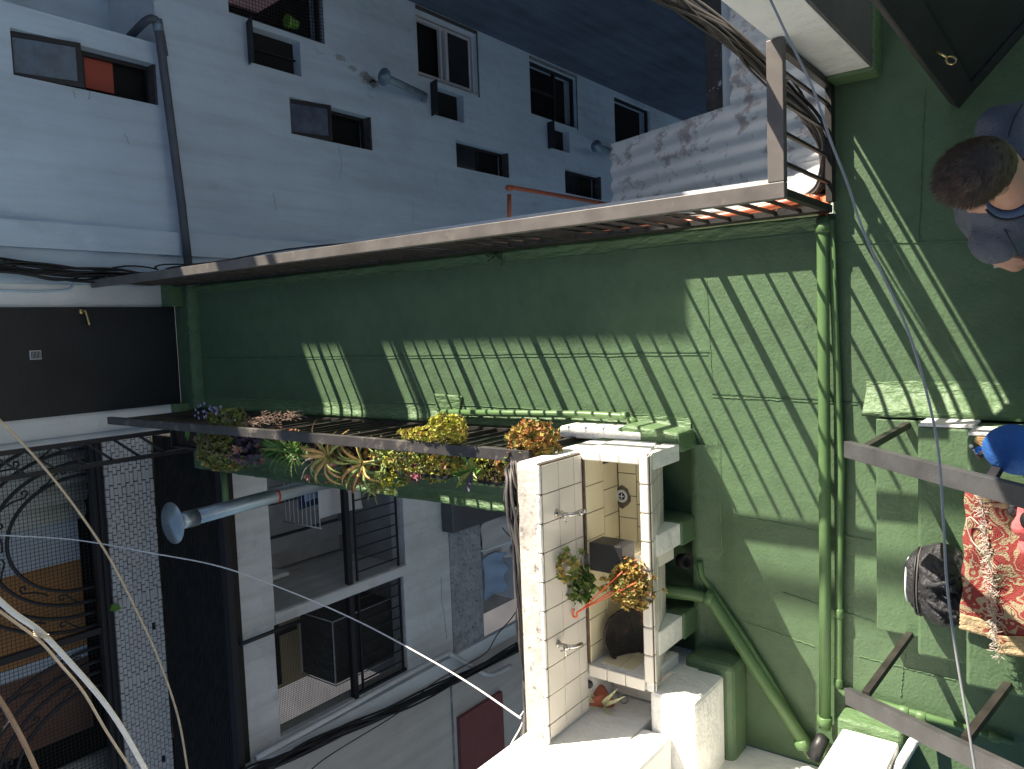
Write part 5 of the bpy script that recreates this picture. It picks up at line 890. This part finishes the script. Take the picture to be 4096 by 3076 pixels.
head = [('ell', hd, (0.074, 0.088, 0.098), fd, upv), ('ell', hd + fd * .035 - upv * .055, (0.056, 0.056, 0.062), fd, upv), ('cap', hd - upv * .03 + fd * .082, hd - upv * .055 + fd * .106, .008, .014), ('ell', hd + sd_ * .074 - upv * .02 - fd * .012, (0.008, 0.018, 0.03), fd, upv), ('ell', hd - sd_ * .074 - upv * .02 - fd * .012, (0.008, 0.018, 0.03), fd, upv), ('ell', hd + fd * .086 - upv * .085, (0.026, 0.012, 0.008), fd, upv), ('ell', hd + fd * .078 + upv * .004, (0.055, 0.014, 0.012), fd, upv),
        ('cap', hd - upv * .05 - fd * .03, nk, .05, .056), ('cap', nk, (shL + shR) / 2 - Vector((0, .02, .08)), .06, .10)]
bodyp = head + [('cap', shL, shR, .05, .05), ('cap', (shL + shR) / 2, pel, .11, .12), ('cap', shL, elL, .045, .036), ('cap', elL, haL, .034, .024), ('cap', shR, elR, .045, .036), ('cap', elR, haR, .034, .024), ('cap', hipL, knL, .08, .055), ('cap', knL, ftL, .05, .035), ('cap', hipR, knR, .08, .055), ('cap', knR, ftR, .05, .035), ('cap', ftL, ftL + Vector((0, .13, -.02)), .035, .03), ('cap', ftR, ftR + Vector((0, .13, -.02)), .035, .03)]
def hand_parts(w_, dirv, side, s=1.0):
    dirv = Vector(dirv).normalized(); side = Vector(side).normalized(); nn = dirv.cross(side); P = [('cap', w_, w_ + dirv * .055 * s, .024 * s, .028 * s)]
    for k in range(4):
        b0 = w_ + dirv * .07 * s + side * (k - 1.5) * .019 * s; L = (.036, .041, .038, .03)[k] * s; m1 = b0 + (dirv * .9 - nn * .3).normalized() * L; m2 = m1 + (dirv * .5 - nn * .8).normalized() * L * .7; P += [('cap', b0 - dirv * .02 * s, m1, .0088 * s, .0082 * s), ('cap', m1, m2, .008 * s, .007 * s)]
    t0 = w_ + dirv * .02 * s + side * .026 * s; t1 = t0 + (dirv * .6 + side * .8) .normalized() * .035 * s; P += [('cap', t0, t1, .011 * s, .0095 * s), ('cap', t1, t1 + dirv * .026 * s, .0095 * s, .008 * s)]; return P
hl = Vector((0.160,0.269,0.970)); bodyp += hand_parts(hl, Vector((-.35, -.85, -.1)), Vector((.2, -.1, 0.9)), 1.0) + [('cap', haL, hl, .024, .022)] + hand_parts(haR, Vector((-.5, .4, -.2)), Vector((0, .5, .8)))
blob('body', bodyp, 'skin', MN, 0.006, 2)
torso = [('cap', shL + Vector((.0, -.0, -.005)), shR, .068, .07), ('cap', (shL + shR) / 2 - Vector((0, 0, .03)), pel + Vector((0, 0, .06)), .125, .145), ('ell', (shL + shR) / 2 + Vector((0.0, 0.02, -.16)), (.17, .12, .2)), ('cap', shL, elL, .06, .046), ('cap', elL, (haL + elL) / 2 * .6 + haL * .4, .044, .036), ('cap', shR, elR, .064, .052), ('cap', elR, haR * .8 + elR * .2, .05, .04), ('cap', shL * .5 + nk * .5 - Vector((0, 0, .05)), shR * .5 + nk * .5 - Vector((0, 0, .05)), .066, .066)]
blob('sweatshirt', torso, 'hoodie', MN, 0.009, 2, noise=0.007, nf=11)
blob('trousers', [('cap', pel + Vector((-.05, 0, .02)), pel + Vector((.05, 0, .02)), .125, .125), ('cap', hipL, knL, .095, .07), ('cap', knL, ftL + Vector((0, 0, .04)), .068, .055), ('cap', hipR, knR, .095, .07), ('cap', knR, ftR + Vector((0, 0, .04)), .068, .055)], 'grey_trouser', MN, 0.012, 2, noise=.006)
for ft in (ftL, ftR): blob('shoe', [('cap', ft + Vector((0, -.02, -.01)), ft + Vector((0, .17, -.02)), .046, .042)], 'black', MN, 0.01)
bc = nk - Vector((0, 0, .012)); rings = MB()
ub, vb = frame((hd - nk).normalized())
MB().tube([bc + ub * .066 * math.cos(a) + vb * .072 * math.sin(a) for a in [2 * PI * i / 26 for i in range(27)]], 0.013, 8, False).build('collar', 'collar', MN); MB().tube([bc - Vector((0, 0, .016)) + ub * .083 * math.cos(a) + vb * .09 * math.sin(a) for a in [2 * PI * i / 26 for i in range(27)]], 0.004, 6, False).build('collar_seam', 'stitch', MN)
tag(MB().prism([hl + Vector((-.02, -.09, -.03)), hl + Vector((.05, -.10, -.04)), hl + Vector((.05, .0, -.05)), hl + Vector((-.03, .01, -.05))], (0, 0, -.01)).build('white_shirt_hem', 'white_cloth', MN), 'white shirt hem below the sleeve')
# hair: cap with short strands
capm = []; 
blob('hair', [('ell', hd + upv * .016 - fd * .014, (0.082, 0.096, 0.098), fd, upv)], 'hair', MN, 0.006, 1, noise=.003, nf=60)
st = MB()
for k in range(9000):
    d = rnd_dir(0.0); loc = sd_ * d.x * .081 + fd * d.y * .095 + upv * d.z * .097
    if d.z < -.15 or (d.y > .72 and d.z < .35) : continue
    p = hd + upv * .016 - fd * .014 + loc; nrm = loc.normalized(); t = (fd * .9 + sd_ * R_.uniform(-.5, .5) + nrm * R_.uniform(.15, .7)).normalized(); s = nrm.cross(t).normalized() * .0009; L = R_.uniform(.010, .026); st.add([p - s, p + s, p + t * L], [(0, 1, 2)])
half = len(st.f) // 2; sa = MB(); sa.v, sa.f, sa.sm = st.v[:half * 3], st.f[:half], st.sm[:half]; sb_ = MB(); sb_.v, sb_.f, sb_.sm = st.v[half * 3:], [tuple(i - half * 3 for i in f_) for f_ in st.f[half:]], st.sm[half:]
tag(sa.build('hair_strands', 'hair', MN), kind='stuff'); tag(sb_.build('hair_strands', 'hair_light', MN), kind='stuff')
for s in (-1, 1):
    e = hd + fd * .083 - upv * .012 + sd_ * s * .03; MB().lathe(e, [(.002, -.004), (.010, 0), (.004, .004)], 10, fd).build('eye', 'plastic_white', MN); MB().lathe(e + fd * .003, [(.004, 0), (.002, .002)], 8, fd).build('pupil', 'black', MN)
# seam stitches on the sweatshirt
wire_pts = [shL + Vector((.04, -.02, .066)), shL + Vector((0, -.04, .064)), shL + Vector((-.05, -.06, .03))]
MB().tube(smooth(wire_pts, 5), .0025, 5).build('sleeve_seam', 'stitch', MN); MB().tube(smooth([shR + Vector((-.04, -.02, .068)), shR + Vector((0, -.03, .07)), shR + Vector((.05, -.05, .04))], 5), .0025, 5).build('sleeve_seam', 'stitch', MN)

# ---- person sitting on the stairs, only a knee in view
SN = thing('person', 'seated person of whom only a bright blue trouser knee shows at the right edge', 'person', (-0.5, -0.15, 0.9), None)
kn = Vector((-0.430,0.224,0.960)); hp = Vector((-0.47, -0.20, 1.02)); fo = Vector((-0.46, 0.17, 0.74))
k2 = Vector((-0.74, 0.02, 1.12)); f2 = Vector((-0.70, 0.06, 0.76)); h2_ = hp + Vector((-.14, 0, 0)); ch = Vector((-0.55, -0.28, 1.45)); hd2 = Vector((-0.55, -0.2, 1.74))
blob('body', [('cap', hp, kn, .075, .055), ('cap', kn, fo, .052, .036), ('cap', h2_, k2, .075, .055), ('cap', k2, f2, .052, .036), ('cap', (hp + h2_) / 2, ch, .12, .12), ('cap', ch, hd2 - Vector((0, .03, .1)), .06, .05), ('ell', hd2, (.075, .09, .11)), ('cap', ch + Vector((-.16, 0, 0)), ch + Vector((.16, 0, 0)), .055, .055), ('cap', ch + Vector((.17, 0, 0)), Vector((-0.30, -0.22, 1.18)), .045, .035), ('cap', Vector((-0.30, -0.22, 1.18)), Vector((-0.42, -0.02, 1.10)), .035, .024), ('cap', ch + Vector((-.17, 0, 0)), Vector((-0.82, -0.2, 1.2)), .045, .035), ('cap', Vector((-0.82, -0.2, 1.2)), Vector((-0.72, -0.02, 1.22)), .035, .024), ('cap', fo, fo + Vector((0, .1, -.02)), .035, .03), ('cap', f2, f2 + Vector((0, .1, -.02)), .035, .03)] + hand_parts(Vector((-0.42, -0.02, 1.10)), (0, 1, -.2), (1, 0, 0)) + hand_parts(Vector((-0.72, -0.02, 1.22)), (0, 1, -.2), (1, 0, 0)), 'skin', SN, 0.008, 2)
blob('trousers', [('cap', hp, kn + Vector((0, .0, .0)), .10, .078), ('cap', kn, fo + Vector((0, 0, .05)), .074, .055), ('cap', h2_, k2, .10, .078), ('cap', k2, f2 + Vector((0, 0, .05)), .074, .055), ('cap', hp, h2_, .12, .12)], 'jeans', SN, 0.01, 2, noise=.006, nf=14)
blob('shirt', [('cap', (hp + h2_) / 2, ch, .14, .14), ('cap', ch + Vector((-.16, 0, 0)), ch + Vector((.16, 0, 0)), .07, .07), ('cap', ch + Vector((.17, 0, 0)), Vector((-0.30, -0.22, 1.18)), .06, .05), ('cap', ch + Vector((-.17, 0, 0)), Vector((-0.82, -0.2, 1.2)), .06, .05)], 'cloth_navy', SN, 0.012, 2)
blob('hair', [('ell', hd2 + Vector((0, -.015, .02)), (.084, .095, .105))], 'hair', SN, 0.01, 1)
for f_ in (fo, f2): blob('shoe', [('cap', f_ + Vector((0, -.02, -.0)), f_ + Vector((0, .12, -.005)), .042, .038)], 'black', SN, 0.01)

# ---- backpack on the second step
BP = thing('backpack', 'slumped black nylon backpack with white piping lying on the stairs', 'backpack', (-1.109,0.548,0.300)); bc_ = Vector((-1.077,0.529,0.400))
blob('bag_body', [('ell', bc_ + Vector((0, .01, -.03)), (.15, .10, .12), (0, 1, 0), (0, 0, 1)), ('ell', bc_ + Vector((.05, -.03, -.02)), (.11, .10, .13), (0, 1, 0), (0, 0, 1)), ('ell', bc_ + Vector((-.06, -.04, -.01)), (.10, .10, .12), (0, 1, 0), (0, 0, 1)), ('cap', bc_ + Vector((.02, .0, .09)), bc_ + Vector((-.09, -.05, .08)), .03, .035), ('cap', bc_ + Vector((.08, -.02, .07)), bc_ + Vector((.03, -.08, .09)), .02, .03)], 'bag', BP, 0.006, 1, noise=.012, nf=13)
def ringpts(off, rx, rz, a0=-.5, a1=3.6, n=24): return [bc_ + Vector((math.cos(a) * rx, off, -.02 + math.sin(a) * rz)) for a in [a0 + (a1 - a0) * i / n for i in range(n + 1)]]
MB().tube(ringpts(.088, .088, .07), .0045, 6).build('white_piping', 'plastic_white', BP); MB().tube(ringpts(.052, .134, .106), .005, 6).build('zip', 'planter', BP); MB().tube(ringpts(.042, .139, .11), .003, 6).build('zip', 'cable_grey', BP)
for a in (-.03, .03): MB().tube(smooth([bc_ + Vector((a, .0, .115)), bc_ + Vector((a * 1.6, -.05, .135)), bc_ + Vector((a * 2.4, -.11, .09))], 5), .009, 6).build('strap', 'bag', BP)
# ---- rug folded on the steps
RG = thing('rug', 'folded red and beige patterned carpet with a frayed fringe, on the stairs beside the backpack', 'rug', (-0.911,0.366,0.500))
def sheet(name, A, B_, C_, D_, z, m, th=0.012, nu=30, nv=12, amp=.004, par=RG):
    A, B_, C_, D_ = map(Vector, (A, B_, C_, D_)); vs = []; fs = []
    for i in range(nu + 1):
        for j in range(nv + 1):
            u, v = i / nu, j / nv; p = A.lerp(C_, u).lerp(B_.lerp(D_, u), v); p.z = z + amp * (math.sin(u * 17 + v * 3) + math.sin(v * 9 + u * 5)) + (amp * 1.2 * math.sin(u * 31) if v in (0,) else 0); p.y += amp * math.sin(u * 23) * (1 - v); vs.append(p)
    for i in range(nu):
        for j in range(nv): a = i * (nv + 1) + j; fs.append((a, a + nv + 1, a + nv + 2, a + 1))
    o = MB().add(vs, fs, True).build(name, m, par); s = o.modifiers.new('s', 'SOLIDIFY'); s.thickness = th; s.offset = 0; return o
sheet('lower_layer', (-0.662,0.400,0.520), (-0.636,0.062,0.520), (-1.171,0.417,0.520), (-1.189,0.056,0.520), .518, 'rug')
sheet('lower_border', (-1.133,0.416,0.530), (-1.150,0.289,0.530), (-1.191,0.419,0.530), (-1.211,0.288,0.530), .526, 'rug_edge', .01, 8, 6, .002)
sheet('upper_layer', (-0.673,0.341,0.555), (-0.650,0.061,0.555), (-1.214,0.286,0.555), (-1.242,0.054,0.555), .556, 'rug', .016, 30, 12, .006)
sheet('upper_border', (-0.654,0.342,0.570), (-0.632,0.061,0.570), (-0.711,0.336,0.570), (-0.686,0.061,0.570), .572, 'rug_edge', .01, 8, 10, .003)
sheet('upper_border', (-1.176,0.296,0.570), (-1.146,0.055,0.570), (-1.243,0.287,0.570), (-1.223,0.054,0.570), .570, 'rug_edge', .01, 8, 10, .003)
fa, fb = Vector((-0.660,0.344,0.570)), Vector((-1.254,0.287,0.570)); fr = MB()
for k in range(420):
    t = R_.random(); p = fa.lerp(fb, t) + Vector((0, R_.uniform(-.004, .006), R_.uniform(-.01, .006))); d = Vector((R_.uniform(-.7, .7), R_.uniform(-.5, 1.0), R_.uniform(-.3, .5))).normalized(); L = R_.uniform(.012, .038); q = p + d * L * .5; e = q + (d + Vector((R_.uniform(-.8, .8), R_.uniform(-.4, .4), -.3))).normalized() * L * .5; fr.tube([p, q, e], .0011, 4, False)
tag(fr.build('fringe', 'fringe', RG), kind='stuff')
MB().tube(smooth([(-0.802,0.330,0.570), (-0.757,0.379,0.550), (-0.782,0.395,0.540), (-0.841,0.380,0.540), (-0.872,0.347,0.570)], 6), .0022, 6).build('loose_thread', 'fringe', RG)
tag(blob('folded_jacket', [('cap', (-0.668,0.209,0.620), (-0.759,0.217,0.620), .022, .03), ('cap', (-0.793,0.196,0.600), (-0.835,0.199,0.600), .03, .03)], 'pink_coral', None, .005, 1, noise=.006, nf=25), 'coral pink cloth bundle on the carpet at the right edge', 'cloth')
b = MB(); 
for k in range(4): q = Vector((-0.651,0.241,0.600)) + Vector((-.008 * k, .003 * k, .004)); b.bar(q, q + Vector((-.004, -.035, .03)), .005, .004)
tag(b.build('striped_ribbon', 'plastic_white'), 'white stripes on dark cloth beside the coral bundle', 'cloth')
tag(blob('dark_cloth', [('cap', (-0.637,0.232,0.580), (-0.713,0.245,0.580), .018, .02)], 'bag', None, .005, 1, noise=.004, nf=25), 'small dark cloth between the coral bundle and the blue knee', 'cloth')
# ---- small things lying on the third step
q0 = Vector((-0.481,0.349,0.515))
for k, (dx_, dy_, a_, lab) in enumerate(((.012, -.006, .3, 'pale wooden clothes peg nearest the blue trousers'), (-.006, .004, -.2, 'pale wooden clothes peg lying against the blue cap'), (-.03, -.012, .9, 'pale wooden clothes peg below the blue cap'))):
    T = thing('clothes_peg', lab, 'clothes peg', q0 + Vector((dx_, dy_, -.01))); c = q0 + Vector((dx_, dy_, 0)); dv = Vector((math.cos(a_ + 1.2), math.sin(a_ + 1.2), 0)) * .024; pv = Vector((-dv.y, dv.x, 0)).normalized() * .0042
    for s in (-1, 1): MB().bar(c - dv + pv * s * 1.5, c + dv + pv * s * .7, .005, .008).build('jaw', 'peg', T)
    MB().lathe(c - pv * 1.6, [(.004, 0), (.004, pv.length * 3.2)], 8, pv).build('spring', 'chrome', T)
c = Vector((-0.512,0.359,0.508)); tag(MB().lathe(c, [(.014, 0), (.0145, .008), (.013, .011), (.011, .011), (.0105, .008), (.007, .008), (.006, .0095)], 22).build('bottle_cap', 'blue_cap'), 'bright blue plastic bottle cap on the green step', 'bottle cap')
LT = thing('lighter', 'small white and dark printed stick beside the blue bottle cap', 'lighter', (-0.519,0.375,0.505)); a, b_ = Vector((-0.496,0.387,0.508)), Vector((-0.546,0.356,0.508)); MB().bar(a, b_, .010, .008).build('body', 'cable_grey', LT, .0015); d = (b_ - a); MB().bar(a - d * .06, a + d * .15, .012, .009).build('tip', 'plastic_white', LT, .001)
for k in range(5): MB().bar(a + d * (.3 + k * .13), a + d * (.35 + k * .13), .007, .0088).build('printed_band', 'plastic_white' if k < 3 else 'red', LT)
